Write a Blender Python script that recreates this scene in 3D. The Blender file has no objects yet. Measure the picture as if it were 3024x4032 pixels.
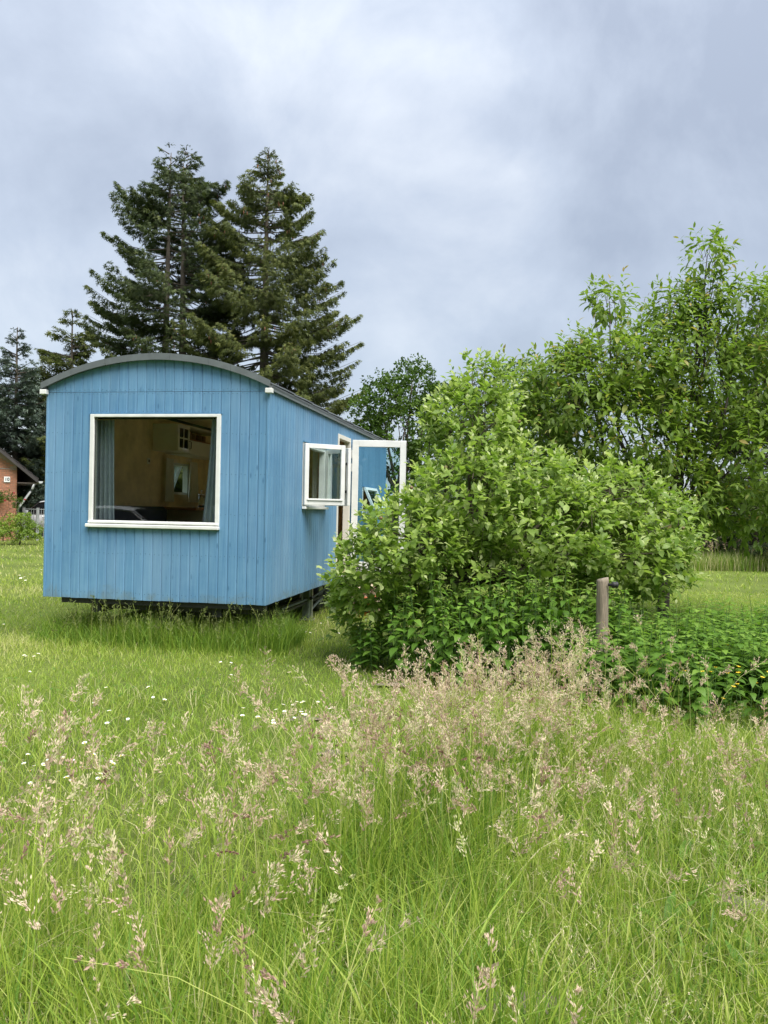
import bpy, math, random
import numpy as np
from mathutils import Vector, Matrix

# ------------------------------------------------------------------ camera, sky, sun, exposure
sc = bpy.context.scene
F, ROLL, PITCH, H = 3200.0, .0199, -.0022, 1.5
cam = bpy.data.cameras.new('camera'); camo = bpy.data.objects.new('camera', cam)
sc.collection.objects.link(camo); sc.camera = camo
cam.sensor_fit = 'VERTICAL'; cam.sensor_height = 36.0; cam.lens = 36.0 * F / 4032
cam.clip_start = .05; cam.clip_end = 3000
camo.location = (0, 0, H); camo.rotation_euler = (math.pi / 2 + PITCH, -ROLL, 0)

SUN_EL, SUN_AZ = math.radians(58), math.radians(140)      # azimuth clockwise from +Y (to the right, behind the viewer)
world = bpy.data.worlds.new('World'); sc.world = world; world.use_nodes = True
nt = world.node_tree; nt.nodes.clear()
def N(t, typ, **kw):
    n = t.nodes.new(typ)
    for k, v in kw.items(): setattr(n, k, v)
    return n
def setup_world():
    L = nt.links.new
    out = N(nt, 'ShaderNodeOutputWorld'); bg = N(nt, 'ShaderNodeBackground')
    tc = N(nt, 'ShaderNodeTexCoord'); sep = N(nt, 'ShaderNodeSeparateXYZ'); L(tc.outputs['Generated'], sep.inputs[0])
    mx = N(nt, 'ShaderNodeMath', operation='MAXIMUM'); L(sep.outputs[2], mx.inputs[0]); mx.inputs[1].default_value = 0
    ad = N(nt, 'ShaderNodeMath', operation='ADD'); L(mx.outputs[0], ad.inputs[0]); ad.inputs[1].default_value = .22
    dx = N(nt, 'ShaderNodeMath', operation='DIVIDE'); L(sep.outputs[0], dx.inputs[0]); L(ad.outputs[0], dx.inputs[1])
    dy = N(nt, 'ShaderNodeMath', operation='DIVIDE'); L(sep.outputs[1], dy.inputs[0]); L(ad.outputs[0], dy.inputs[1])
    cb = N(nt, 'ShaderNodeCombineXYZ'); L(dx.outputs[0], cb.inputs[0]); L(dy.outputs[0], cb.inputs[1])
    n1 = N(nt, 'ShaderNodeTexNoise'); L(cb.outputs[0], n1.inputs['Vector'])
    n1.inputs['Scale'].default_value = .62; n1.inputs['Detail'].default_value = 4; n1.inputs['Roughness'].default_value = .5; n1.inputs['Distortion'].default_value = .5
    n2 = N(nt, 'ShaderNodeTexNoise'); L(tc.outputs['Generated'], n2.inputs['Vector'])
    n2.inputs['Scale'].default_value = 3.4; n2.inputs['Detail'].default_value = 7; n2.inputs['Roughness'].default_value = .58; n2.inputs['Distortion'].default_value = .3
    a = N(nt, 'ShaderNodeMath', operation='MULTIPLY_ADD'); L(n2.outputs[0], a.inputs[0]); a.inputs[1].default_value = .42
    b = N(nt, 'ShaderNodeMath', operation='MULTIPLY'); L(n1.outputs[0], b.inputs[0]); b.inputs[1].default_value = .58; L(b.outputs[0], a.inputs[2])
    # the cloud cover thins out towards the left of the view
    lf = N(nt, 'ShaderNodeMath', operation='MULTIPLY_ADD'); L(sep.outputs[0], lf.inputs[0]); lf.inputs[1].default_value = -.12; L(a.outputs[0], lf.inputs[2])
    r = N(nt, 'ShaderNodeValToRGB'); L(lf.outputs[0], r.inputs[0])
    e = r.color_ramp.elements; e[0].position = .42; e[0].color = (.081, .090, .107, 1); e[1].position = .605; e[1].color = (.160, .168, .178, 1)
    m = e.new(.51); m.color = (.112, .123, .141, 1)
    # an overcast sky is brighter towards the zenith
    z2 = N(nt, 'ShaderNodeMath', operation='POWER'); L(mx.outputs[0], z2.inputs[0]); z2.inputs[1].default_value = 2.2
    z = N(nt, 'ShaderNodeMath', operation='MULTIPLY_ADD'); L(z2.outputs[0], z.inputs[0]); z.inputs[1].default_value = 1.6; z.inputs[2].default_value = .98
    sc_ = N(nt, 'ShaderNodeVectorMath', operation='SCALE'); L(r.outputs[0], sc_.inputs[0]); L(z.outputs[0], sc_.inputs['Scale'])
    sky = N(nt, 'ShaderNodeTexSky', sky_type='NISHITA', sun_disc=False); sky.sun_elevation = SUN_EL; sky.sun_rotation = SUN_AZ
    ss = N(nt, 'ShaderNodeVectorMath', operation='SCALE'); L(sky.outputs[0], ss.inputs[0]); ss.inputs['Scale'].default_value = .1
    mix = N(nt, 'ShaderNodeMix', data_type='RGBA'); mix.inputs[0].default_value = .1
    L(sc_.outputs[0], mix.inputs[6]); L(ss.outputs[0], mix.inputs[7])
    L(mix.outputs[2], bg.inputs[0]); bg.inputs[1].default_value = 1.0; L(bg.outputs[0], out.inputs[0])
setup_world()
sun = bpy.data.lights.new('sun', 'SUN'); sun.energy = 1.5; sun.angle = math.radians(48); sun.color = (1, .965, .91)
suno = bpy.data.objects.new('sun', sun); sc.collection.objects.link(suno)
sd = Vector((math.sin(SUN_AZ) * math.cos(SUN_EL), math.cos(SUN_AZ) * math.cos(SUN_EL), math.sin(SUN_EL)))
suno.rotation_euler = sd.to_track_quat('Z', 'Y').to_euler(); suno.location = sd * 60
vs = sc.view_settings; vs.view_transform = 'Standard'; vs.look = 'None'; vs.gamma = 1; vs.use_curve_mapping = False
vs.exposure = 2.2
sc.cycles.max_bounces = 12; sc.cycles.diffuse_bounces = 8; sc.cycles.transparent_max_bounces = 12; sc.cycles.use_denoising = True

# ------------------------------------------------------------------ helpers
rnd = random.Random(7); rg = np.random.default_rng(11)
COL = sc.collection
def ray(px, py):
    dx, dy = px - 1512, py - 2016
    x = dx * math.cos(ROLL) + dy * math.sin(ROLL); y = -dx * math.sin(ROLL) + dy * math.cos(ROLL)
    d = (x / F, 1, -y / F)
    return (d[0], d[1] * math.cos(PITCH) - d[2] * math.sin(PITCH), d[1] * math.sin(PITCH) + d[2] * math.cos(PITCH))
def at(px, py, depth):
    d = ray(px, py); k = depth / d[1]
    return np.array((d[0] * k, depth, d[2] * k + H))
def tag(o, label=None, cat=None, group=None, kind=None):
    for k, v in (('label', label), ('category', cat), ('group', group), ('kind', kind)):
        if v: o[k] = v
    return o
def empty(name, loc=(0, 0, 0), rz=0.0):
    o = bpy.data.objects.new(name, None); COL.objects.link(o); o.location = loc; o.rotation_euler = (0, 0, rz); o.empty_display_size = .1
    return o
def link(name, me, parent=None):
    o = bpy.data.objects.new(name, me); COL.objects.link(o)
    if parent is not None: o.parent = parent
    return o
class MB:
    def __init__(s, off=(0, 0, 0)): s.v = []; s.f = []; s.off = off
    def add(s, vs, fs):
        n = len(s.v); s.v += [tuple(p) for p in vs]; s.f += [tuple(i + n for i in f) for f in fs]; return s
    def box(s, x0, x1, y0, y1, z0, z1, b=0):
        if b <= 0:
            vs = [(x, y, z) for z in (z0, z1) for y in (y0, y1) for x in (x0, x1)]
            return s.add(vs, [(0, 2, 3, 1), (4, 5, 7, 6), (0, 1, 5, 4), (2, 6, 7, 3), (0, 4, 6, 2), (1, 3, 7, 5)])
        # a box with chamfered edges
        c = ((x0 + x1) / 2, (y0 + y1) / 2, (z0 + z1) / 2); hx, hy, hz = (x1 - x0) / 2, (y1 - y0) / 2, (z1 - z0) / 2
        b = min(b, hx * .9, hy * .9, hz * .9); vs = []; idx = {}
        for sx in (-1, 1):
            for sy in (-1, 1):
                for sz in (-1, 1):
                    for k, (ax, ay, az) in enumerate(((0, b, b), (b, 0, b), (b, b, 0))):
                        idx[sx, sy, sz, k] = len(vs); vs.append((c[0] + sx * (hx - ax), c[1] + sy * (hy - ay), c[2] + sz * (hz - az)))
        fs = []
        for k in range(3):
            for sg in (-1, 1):
                q = []
                for a, d in ((-1, -1), (1, -1), (1, 1), (-1, 1)):
                    t = [0, 0, 0]; t[k] = sg; t[(k + 1) % 3] = a; t[(k + 2) % 3] = d; q.append(idx[t[0], t[1], t[2], k])
                fs.append(q if sg > 0 else q[::-1])
        for k in range(3):
            i, j = (k + 1) % 3, (k + 2) % 3
            for a in (-1, 1):
                for d in (-1, 1):
                    t0 = [0, 0, 0]; t0[k] = -1; t0[i] = a; t0[j] = d; t1 = list(t0); t1[k] = 1
                    q = [idx[(*t0, i)], idx[(*t1, i)], idx[(*t1, j)], idx[(*t0, j)]]
                    fs.append(q if a * d < 0 else q[::-1])
        for sx in (-1, 1):
            for sy in (-1, 1):
                for sz in (-1, 1):
                    q = [idx[sx, sy, sz, k] for k in range(3)]; fs.append(q if sx * sy * sz > 0 else q[::-1])
        return s.add(vs, fs)
    def prism(s, poly, axis, a0, a1):
        n = len(poly); vs = []
        for a in (a0, a1):
            for p, q in poly: vs.append({'x': (a, p, q), 'y': (p, a, q), 'z': (p, q, a)}[axis])
        fs = [tuple(range(n)), tuple(range(2 * n - 1, n - 1, -1))] + [(i, i + n, (i + 1) % n + n, (i + 1) % n) for i in range(n)]
        return s.add(vs, fs)
    def tube(s, pts, radii, k=6, cap=True):
        pts = [Vector(p) for p in pts]
        if not hasattr(radii, '__len__'): radii = [radii] * len(pts)
        vs = []; 
        for i, p in enumerate(pts):
            t = (pts[min(i + 1, len(pts) - 1)] - pts[max(i - 1, 0)]).normalized()
            a = t.cross(Vector((0, 0, 1)) if abs(t.z) < .9 else Vector((1, 0, 0))).normalized(); b = t.cross(a)
            for j in range(k):
                w = 2 * math.pi * j / k; vs.append(p + (a * math.cos(w) + b * math.sin(w)) * radii[i])
        fs = [(i * k + j, i * k + (j + 1) % k, (i + 1) * k + (j + 1) % k, (i + 1) * k + j) for i in range(len(pts) - 1) for j in range(k)]
        if cap: fs += [tuple(range(k - 1, -1, -1)), tuple(range((len(pts) - 1) * k, len(pts) * k))]
        return s.add(vs, fs)
    def lathe(s, prof, c=(0, 0, 0), k=16, axis='z'):
        vs = []; n = len(prof)
        for r, h in prof:
            for j in range(k):
                w = 2 * math.pi * j / k; a, b = r * math.cos(w), r * math.sin(w)
                vs.append({'z': (c[0] + a, c[1] + b, c[2] + h), 'x': (c[0] + h, c[1] + a, c[2] + b), 'y': (c[0] + a, c[1] + h, c[2] + b)}[axis])
        fs = [(i * k + j, i * k + (j + 1) % k, (i + 1) * k + (j + 1) % k, (i + 1) * k + j) for i in range(n - 1) for j in range(k)]
        fs += [tuple(range(k - 1, -1, -1)), tuple(range((n - 1) * k, n * k))]
        return s.add(vs, fs)
    def build(s, name, mat, parent=None, smooth=False):
        me = bpy.data.meshes.new(name); o = s.off
        me.from_pydata([(p[0] - o[0], p[1] - o[1], p[2] - o[2]) for p in s.v], [], s.f)
        me.materials.append(mat)
        if smooth: me.polygons.foreach_set('use_smooth', [True] * len(me.polygons))
        me.update(); return link(name, me, parent)
def np_mesh(name, V, faces_list, tint=None, mat=None, smooth=False):
    """V (n,3); faces_list: list of int arrays (m,3) or (m,4); tint: float per vertex"""
    me = bpy.data.meshes.new(name); V = np.ascontiguousarray(V, np.float32)
    me.vertices.add(len(V)); me.vertices.foreach_set('co', V.ravel())
    loops = np.concatenate([f.ravel() for f in faces_list]).astype(np.int32)
    tot = np.concatenate([np.full(len(f), f.shape[1], np.int32) for f in faces_list])
    st = np.concatenate([[0], np.cumsum(tot)[:-1]]).astype(np.int32)
    me.loops.add(len(loops)); me.loops.foreach_set('vertex_index', loops)
    me.polygons.add(len(tot)); me.polygons.foreach_set('loop_start', st); me.polygons.foreach_set('loop_total', tot)
    if smooth: me.polygons.foreach_set('use_smooth', np.ones(len(tot), bool))
    if tint is not None:
        a = me.attributes.new('tint', 'FLOAT', 'POINT'); a.data.foreach_set('value', np.ascontiguousarray(tint, np.float32))
    if mat: me.materials.append(mat)
    me.update(calc_edges=True); return me
def norm(a): return a / np.maximum(np.linalg.norm(a, axis=-1, keepdims=True), 1e-9)
def scatter(tpl, faces, P, D, NN, S, tint, name, mat, tvar=None):
    """copies of a small template (along, side, normal) at P with axis D, normal NN, size S joined into one mesh"""
    D = norm(D); Sd = norm(np.cross(NN, D)); Nn = np.cross(D, Sd); n = len(P); m = len(tpl)
    S = np.asarray(S).reshape(n, 1, 1)
    V = P[:, None] + S * (tpl[None, :, 0:1] * D[:, None] + tpl[None, :, 1:2] * Sd[:, None] + tpl[None, :, 2:3] * Nn[:, None])
    off = (np.arange(n) * m)[:, None, None]
    fl = [(np.asarray(f)[None] + off).reshape(-1, np.asarray(f).shape[1]) for f in faces]
    t = np.repeat(tint, m)
    return np_mesh(name, V.reshape(-1, 3), fl, t, mat)
def basis(p, d, n, s):
    d = norm(d); sd = norm(np.cross(n, d)); nn = np.cross(d, sd)
    M = Matrix([[d[i] * s, sd[i] * s, nn[i] * s, p[i]] for i in range(3)] + [[0, 0, 0, 1]]); return M
def vnoise(x, y, seed=0, sc_=1.0):
    """cheap smooth value noise, 0..1"""
    x = np.asarray(x) * sc_ + 137.2 + seed * 17.3; y = np.asarray(y) * sc_ + 91.7 + seed * 7.1
    xi = np.floor(x).astype(int); yi = np.floor(y).astype(int); fx = x - xi; fy = y - yi
    fx = fx * fx * (3 - 2 * fx); fy = fy * fy * (3 - 2 * fy)
    h = lambda i, j: np.modf(np.abs(np.sin(i * 127.1 + j * 311.7 + seed * 74.7) * 43758.5453))[0]
    return (h(xi, yi) * (1 - fx) + h(xi + 1, yi) * fx) * (1 - fy) + (h(xi, yi + 1) * (1 - fx) + h(xi + 1, yi + 1) * fx) * fy

# ------------------------------------------------------------------ materials
def base_mat(name):
    m = bpy.data.materials.new(name); m.use_nodes = True; return m, m.node_tree, m.node_tree.nodes['Principled BSDF']
def mat(name, col, rough=.6, var=.12, scale=6, stretch=(1, 1, 1), bump=0, metal=0, objvar=0, spec=.5, col2=None, detail=5):
    m, t, p = base_mat(name); L = t.links.new
    p.inputs['Roughness'].default_value = rough; p.inputs['Metallic'].default_value = metal; p.inputs['Specular IOR Level'].default_value = spec
    tc = N(t, 'ShaderNodeTexCoord'); mp = N(t, 'ShaderNodeMapping'); mp.inputs['Scale'].default_value = stretch; L(tc.outputs['Object'], mp.inputs[0])
    n = N(t, 'ShaderNodeTexNoise'); n.inputs['Scale'].default_value = scale; n.inputs['Detail'].default_value = detail; n.inputs['Roughness'].default_value = .6
    L(mp.outputs[0], n.inputs[0])
    mx = N(t, 'ShaderNodeValToRGB'); L(n.outputs[0], mx.inputs[0]); e = mx.color_ramp.elements
    c2 = col2 or [min(1, c * (1 + var)) for c in col]
    e[0].position = .3; e[0].color = (*[c * (1 - var) for c in col], 1); e[1].position = .7; e[1].color = (*c2, 1)
    src = mx.outputs[0]
    if objvar:
        oi = N(t, 'ShaderNodeObjectInfo'); hs = N(t, 'ShaderNodeHueSaturation'); mr = N(t, 'ShaderNodeMapRange')
        mr.inputs[3].default_value = 1 - objvar; mr.inputs[4].default_value = 1 + objvar; L(oi.outputs['Random'], mr.inputs[0])
        L(mr.outputs[0], hs.inputs['Value']); L(src, hs.inputs['Color']); src = hs.outputs[0]
    L(src, p.inputs['Base Color'])
    if bump:
        b = N(t, 'ShaderNodeBump'); b.inputs['Strength'].default_value = bump; b.inputs['Distance'].default_value = .02
        L(n.outputs[0], b.inputs['Height']); L(b.outputs[0], p.inputs['Normal'])
    return m
def leaf_mat(name, stops, rough=.5, transl=.3, tcol=(1.15, 1.25, .7), spec=.4):
    """colour from the per-leaf 'tint' attribute; part of the light passes through the blade"""
    m, t, p = base_mat(name); L = t.links.new
    a = N(t, 'ShaderNodeAttribute', attribute_name='tint'); r = N(t, 'ShaderNodeValToRGB'); L(a.outputs['Fac'], r.inputs[0])
    e = r.color_ramp.elements; e[0].position = stops[0][0]; e[0].color = (*stops[0][1], 1); e[1].position = stops[-1][0]; e[1].color = (*stops[-1][1], 1)
    for pos, c in stops[1:-1]: e.new(pos).color = (*c, 1)
    L(r.outputs[0], p.inputs['Base Color']); p.inputs['Roughness'].default_value = rough; p.inputs['Specular IOR Level'].default_value = spec
    tb = N(t, 'ShaderNodeBsdfTranslucent'); vm = N(t, 'ShaderNodeVectorMath', operation='MULTIPLY'); vm.inputs[1].default_value = tcol
    L(r.outputs[0], vm.inputs[0]); L(vm.outputs[0], tb.inputs[0])
    mx = N(t, 'ShaderNodeMixShader'); mx.inputs[0].default_value = transl; L(p.outputs[0], mx.inputs[1]); L(tb.outputs[0], mx.inputs[2])
    L(mx.outputs[0], t.nodes['Material Output'].inputs[0]); return m
def glass_mat(name, tint=(1, 1, 1), f0=.05, wave=0):
    m = bpy.data.materials.new(name); m.use_nodes = True; t = m.node_tree; t.nodes.clear(); L = t.links.new
    out = N(t, 'ShaderNodeOutputMaterial'); tr = N(t, 'ShaderNodeBsdfTransparent'); tr.inputs[0].default_value = (*tint, 1)
    gl = N(t, 'ShaderNodeBsdfGlossy'); gl.inputs['Roughness'].default_value = .003; gl.inputs[0].default_value = (1, 1, 1, 1)
    fr = N(t, 'ShaderNodeFresnel'); fr.inputs[0].default_value = 1.5
    ad = N(t, 'ShaderNodeMath', operation='MULTIPLY_ADD'); L(fr.outputs[0], ad.inputs[0]); ad.inputs[1].default_value = .8; ad.inputs[2].default_value = f0 - .055; ad.use_clamp = True
    mx = N(t, 'ShaderNodeMixShader'); L(ad.outputs[0], mx.inputs[0]); L(tr.outputs[0], mx.inputs[1]); L(gl.outputs[0], mx.inputs[2]); L(mx.outputs[0], out.inputs[0])
    if wave:
        tc = N(t, 'ShaderNodeTexCoord'); n = N(t, 'ShaderNodeTexNoise'); n.inputs['Scale'].default_value = 1.5; n.inputs['Detail'].default_value = 1; L(tc.outputs['Object'], n.inputs[0])
        b = N(t, 'ShaderNodeBump'); b.inputs['Strength'].default_value = wave; b.inputs['Distance'].default_value = .02; L(n.outputs[0], b.inputs['Height']); L(b.outputs[0], gl.inputs['Normal'])
    return m
def paint_mat(name, col, objvar=.06):
    """blue wood paint: grain along the board, a few knots and pale scuffs"""
    m, t, p = base_mat(name); L = t.links.new; p.inputs['Roughness'].default_value = .5; p.inputs['Specular IOR Level'].default_value = .4
    tc = N(t, 'ShaderNodeTexCoord'); oi = N(t, 'ShaderNodeObjectInfo')
    of = N(t, 'ShaderNodeVectorMath', operation='SCALE'); cb = N(t, 'ShaderNodeCombineXYZ')
    for i in range(3): L(oi.outputs['Random'], cb.inputs[i])
    L(cb.outputs[0], of.inputs[0]); of.inputs['Scale'].default_value = 37
    ad = N(t, 'ShaderNodeVectorMath', operation='ADD'); L(tc.outputs['Object'], ad.inputs[0]); L(of.outputs[0], ad.inputs[1])
    mp = N(t, 'ShaderNodeMapping'); mp.inputs['Scale'].default_value = (60, 60, 2.0); L(ad.outputs[0], mp.inputs[0])
    g = N(t, 'ShaderNodeTexNoise'); g.inputs['Scale'].default_value = 1; g.inputs['Detail'].default_value = 6; L(mp.outputs[0], g.inputs[0])
    w = N(t, 'ShaderNodeTexNoise'); w.inputs['Scale'].default_value = 1.3; w.inputs['Detail'].default_value = 6; w.inputs['Roughness'].default_value = .65; L(tc.outputs['Object'], w.inputs[0])
    s1 = N(t, 'ShaderNodeMath', operation='MULTIPLY_ADD'); L(g.outputs[0], s1.inputs[0]); s1.inputs[1].default_value = .45
    s2 = N(t, 'ShaderNodeMath', operation='MULTIPLY'); L(w.outputs[0], s2.inputs[0]); s2.inputs[1].default_value = .55; L(s2.outputs[0], s1.inputs[2])
    r = N(t, 'ShaderNodeValToRGB'); L(s1.outputs[0], r.inputs[0]); e = r.color_ramp.elements
    e[0].position = .36; e[0].color = (col[0] * .62, col[1] * .72, col[2] * .80, 1); e[1].position = .68; e[1].color = (col[0] * 1.22, col[1] * 1.12, col[2] * 1.06, 1)
    # knots
    kv = N(t, 'ShaderNodeTexVoronoi'); km = N(t, 'ShaderNodeMapping'); km.inputs['Scale'].default_value = (11, 11, 3.4); L(ad.outputs[0], km.inputs[0]); L(km.outputs[0], kv.inputs[0]); kv.inputs['Scale'].default_value = 1
    kr = N(t, 'ShaderNodeMapRange'); L(kv.outputs['Distance'], kr.inputs[0]); kr.inputs[1].default_value = .05; kr.inputs[2].default_value = .13; kr.inputs[3].default_value = .62; kr.inputs[4].default_value = 0
    k = N(t, 'ShaderNodeMix', data_type='RGBA'); L(kr.outputs[0], k.inputs[0]); L(r.outputs[0], k.inputs[6]); k.inputs[7].default_value = (col[0] * .3, col[1] * .42, col[2] * .5, 1)
    # pale scuffs
    sn = N(t, 'ShaderNodeTexNoise'); sn.inputs['Scale'].default_value = 3.2; sn.inputs['Detail'].default_value = 9; sn.inputs['Roughness'].default_value = .75; sn.inputs['Distortion'].default_value = 1.2; L(tc.outputs['Object'], sn.inputs[0])
    sr = N(t, 'ShaderNodeMapRange'); L(sn.outputs[0], sr.inputs[0]); sr.inputs[1].default_value = .69; sr.inputs[2].default_value = .76; sr.inputs[4].default_value = .45
    k2 = N(t, 'ShaderNodeMix', data_type='RGBA'); L(sr.outputs[0], k2.inputs[0]); L(k.outputs[2], k2.inputs[6]); k2.inputs[7].default_value = (.30, .46, .58, 1)
    # weathering: faded blotches, and splashed dirt along the lower edge
    fn = N(t, 'ShaderNodeTexNoise'); fm = N(t, 'ShaderNodeMapping'); fm.inputs['Scale'].default_value = (2.2, 2.2, .7); L(tc.outputs['Object'], fm.inputs[0]); L(fm.outputs[0], fn.inputs[0]); fn.inputs['Scale'].default_value = 1; fn.inputs['Detail'].default_value = 5
    fr = N(t, 'ShaderNodeMapRange'); L(fn.outputs[0], fr.inputs[0]); fr.inputs[1].default_value = .45; fr.inputs[2].default_value = .70; fr.inputs[4].default_value = .38
    k3 = N(t, 'ShaderNodeMix', data_type='RGBA'); L(fr.outputs[0], k3.inputs[0]); L(k2.outputs[2], k3.inputs[6]); k3.inputs[7].default_value = (col[0] * 1.7, col[1] * 1.22, col[2] * 1.08, 1)
    sz = N(t, 'ShaderNodeSeparateXYZ'); L(tc.outputs['Object'], sz.inputs[0])
    dz_ = N(t, 'ShaderNodeMapRange'); L(sz.outputs[2], dz_.inputs[0]); dz_.inputs[1].default_value = .80; dz_.inputs[2].default_value = .50; dz_.inputs[3].default_value = -.28; dz_.inputs[4].default_value = .10
    dd = N(t, 'ShaderNodeMath', operation='ADD'); L(sn.outputs[0], dd.inputs[0]); L(dz_.outputs[0], dd.inputs[1])
    dr_ = N(t, 'ShaderNodeMapRange'); L(dd.outputs[0], dr_.inputs[0]); dr_.inputs[1].default_value = .50; dr_.inputs[2].default_value = .72; dr_.inputs[4].default_value = .6
    k4 = N(t, 'ShaderNodeMix', data_type='RGBA'); L(dr_.outputs[0], k4.inputs[0]); L(k3.outputs[2], k4.inputs[6]); k4.inputs[7].default_value = (.13, .17, .16, 1); k2 = k4
    hs = N(t, 'ShaderNodeHueSaturation'); mr = N(t, 'ShaderNodeMapRange'); mr.inputs[3].default_value = 1 - objvar; mr.inputs[4].default_value = 1 + objvar
    L(oi.outputs['Random'], mr.inputs[0]); L(mr.outputs[0], hs.inputs['Value']); L(k2.outputs[2], hs.inputs['Color']); L(hs.outputs[0], p.inputs['Base Color'])
    b = N(t, 'ShaderNodeBump'); b.inputs['Strength'].default_value = .18; b.inputs['Distance'].default_value = .004; L(g.outputs[0], b.inputs['Height']); L(b.outputs[0], p.inputs['Normal'])
    return m
BLUE = (.124, .277, .44)
M = dict(
    blue=paint_mat('blue_paint', BLUE), bluein=mat('blue_paint_joint', (.08, .21, .35), .55, .15, 20, (1, 1, .1)),
    white=mat('white_window_paint', (.70, .70, .67), .4, .10, 5), whitein=mat('cream_reveal', (.66, .63, .55), .5, .06, 4),
    grey=mat('grey_roof_sheet', (.09, .10, .104), .5, .2, 9, bump=.1, objvar=.08), greyl=mat('grey_trim', (.115, .13, .132), .45, .15, 7, objvar=.06),
    steel=mat('dark_chassis_steel', (.02, .021, .022), .55, .3, 10), jack=mat('grey_green_steel', (.12, .15, .13), .5, .3, 12), galv=mat('galvanised_steel', (.45, .46, .46), .35, .15, 15, metal=.7),
    black=mat('black_rubber', (.015, .015, .016), .6, .2, 10), clay=mat('clay_plaster', (.78, .62, .36), .9, .22, 4, bump=.15),
    ceil=mat('ceiling_board', (.82, .76, .62), .7, .1, 5), floor=mat('wood_floor', (.55, .42, .27), .5, .3, 5, (1, 8, 1)),
    curtain=mat('blue_grey_curtain', (.34, .38, .44), .85, .1, 30), sheer=mat('cream_sheer', (.72, .70, .62), .85, .06, 30),
    navy=mat('navy_fabric', (.020, .026, .042), .9, .25, 40), cab=mat('cream_cabinet', (.74, .72, .60), .45, .05, 4), wood=mat('warm_worktop', (.28, .12, .05), .4, .3, 4, (1, 9, 9)),
    brownpot=mat('brown_jar', (.22, .11, .045), .4, .2, 8), terra=mat('terracotta', (.42, .11, .035), .75, .15, 10), pine=mat('weathered_pine', (.42, .33, .22), .7, .2, 6, (8, 8, 1)),
    post=mat('weathered_post', (.21, .17, .125), .85, .4, 5, (9, 9, 1.2), bump=.6), glass=glass_mat('window_glass', (.93, .97, .95), .055, .02),
    dglass=glass_mat('door_glass', (.78, .90, .93), .075, .03), sglass=glass_mat('sash_glass', (.88, .95, .94), .075, .02), blackiron=mat('black_handle', (.02, .02, .02), .4, .1, 10),
    bark=mat('bark', (.095, .075, .055), .9, .4, 9, (1, 1, .25), bump=.7), sbark=mat('spruce_bark', (.10, .082, .062), .9, .35, 5, (1, 1, .3), bump=.5), cbark=mat('cherry_bark', (.065, .05, .042), .8, .35, 9, bump=.4),
    brick=mat('red_brick', (.37, .165, .095), .85, .22, 9, objvar=.16), mortar=mat('mortar', (.34, .25, .19), .95, .12, 15),
    tile=mat('dark_roof_tile', (.035, .03, .029), .8, .25, 6, objvar=.12), soffit=mat('brown_soffit', (.06, .045, .035), .7, .2, 5), zinc=mat('zinc', (.52, .53, .53), .4, .1, 8, metal=.3),
    carwhite=mat('white_car_paint', (.78, .79, .80), .18, .02, 2, spec=.6), cardark=mat('dark_car_paint', (.012, .014, .018), .12, .05, 2, spec=.8), carglass=mat('car_glass', (.012, .015, .018), .05, .05, 2, spec=.8),
    chrome=mat('bright_trim', (.75, .76, .78), .15, .03, 2, metal=.9), fence=mat('grey_fence', (.30, .31, .31), .7, .2, 8), signw=mat('sign_white', (.8, .8, .78), .3, .02, 3), signb=mat('sign_black', (.015, .015, .02), .4, .1, 3),
    apple=mat('young_apple', (.11, .12, .04), .45, .3, 30, col2=(.19, .10, .05)), cone=mat('spruce_cone', (.17, .075, .04), .8, .2, 20), rose=mat('rose_red', (.25, .015, .02), .7, .3, 20),
    lamp=mat('red_lens', (.4, .02, .02), .2, .05, 3), soil=mat('bare_soil', (.13, .105, .08), .95, .35, 14, bump=.8), petal=mat('daisy_petal', (.82, .82, .80), .6, .03, 30), yolk=mat('flower_yellow', (.75, .52, .02), .6, .1, 30),
)
M['leaf_apple'] = leaf_mat('apple_leaf', [(0, (.055, .120, .018)), (.4, (.135, .230, .034)), (.75, (.27, .37, .075)), (1, (.50, .55, .27))], .45, .45, spec=.35)
M['leaf_cherry'] = leaf_mat('cherry_leaf', [(0, (.050, .105, .018)), (.5, (.125, .205, .034)), (.92, (.24, .335, .060)), (1, (.36, .28, .09))], .42, .45, spec=.3)
M['leaf_oak'] = leaf_mat('oak_leaf', [(0, (.034, .072, .012)), (.6, (.078, .140, .018)), (1, (.15, .22, .030))], .55, .3, spec=.2)
M['leaf_spruce'] = leaf_mat('spruce_needle', [(0, (.031, .048, .020)), (.55, (.066, .092, .032)), (.9, (.13, .15, .048)), (1, (.13, .075, .04))], .6, .25, spec=.2)
M['leaf_spruce2'] = leaf_mat('olive_spruce_needle', [(0, (.039, .055, .017)), (.5, (.087, .108, .029)), (.9, (.172, .184, .047)), (1, (.17, .095, .04))], .6, .28, spec=.2)
M['leaf_bluespruce'] = leaf_mat('blue_spruce_needle', [(0, (.030, .050, .032)), (.6, (.078, .112, .078)), (1, (.16, .19, .14))], .6, .12)
M['leaf_nettle'] = leaf_mat('nettle_leaf', [(0, (.050, .115, .018)), (.5, (.115, .225, .030)), (1, (.24, .37, .06))], .5, .40, spec=.25)
M['leaf_shrub'] = leaf_mat('shrub_leaf', [(0, (.10, .18, .02)), (1, (.27, .36, .04))], .5, .3)
M['grass'] = leaf_mat('grass_blade', [(0, (.060, .145, .030)), (.35, (.165, .285, .034)), (.65, (.33, .43, .060)), (.85, (.46, .50, .14)), (1, (.62, .55, .34))], .5, .42, (1.1, 1.15, .8), .3)
M['weed'] = leaf_mat('weed_head', [(0, (.12, .15, .04)), (1, (.26, .30, .12))], .8, .25, (1, 1, 1), .1)
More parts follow.
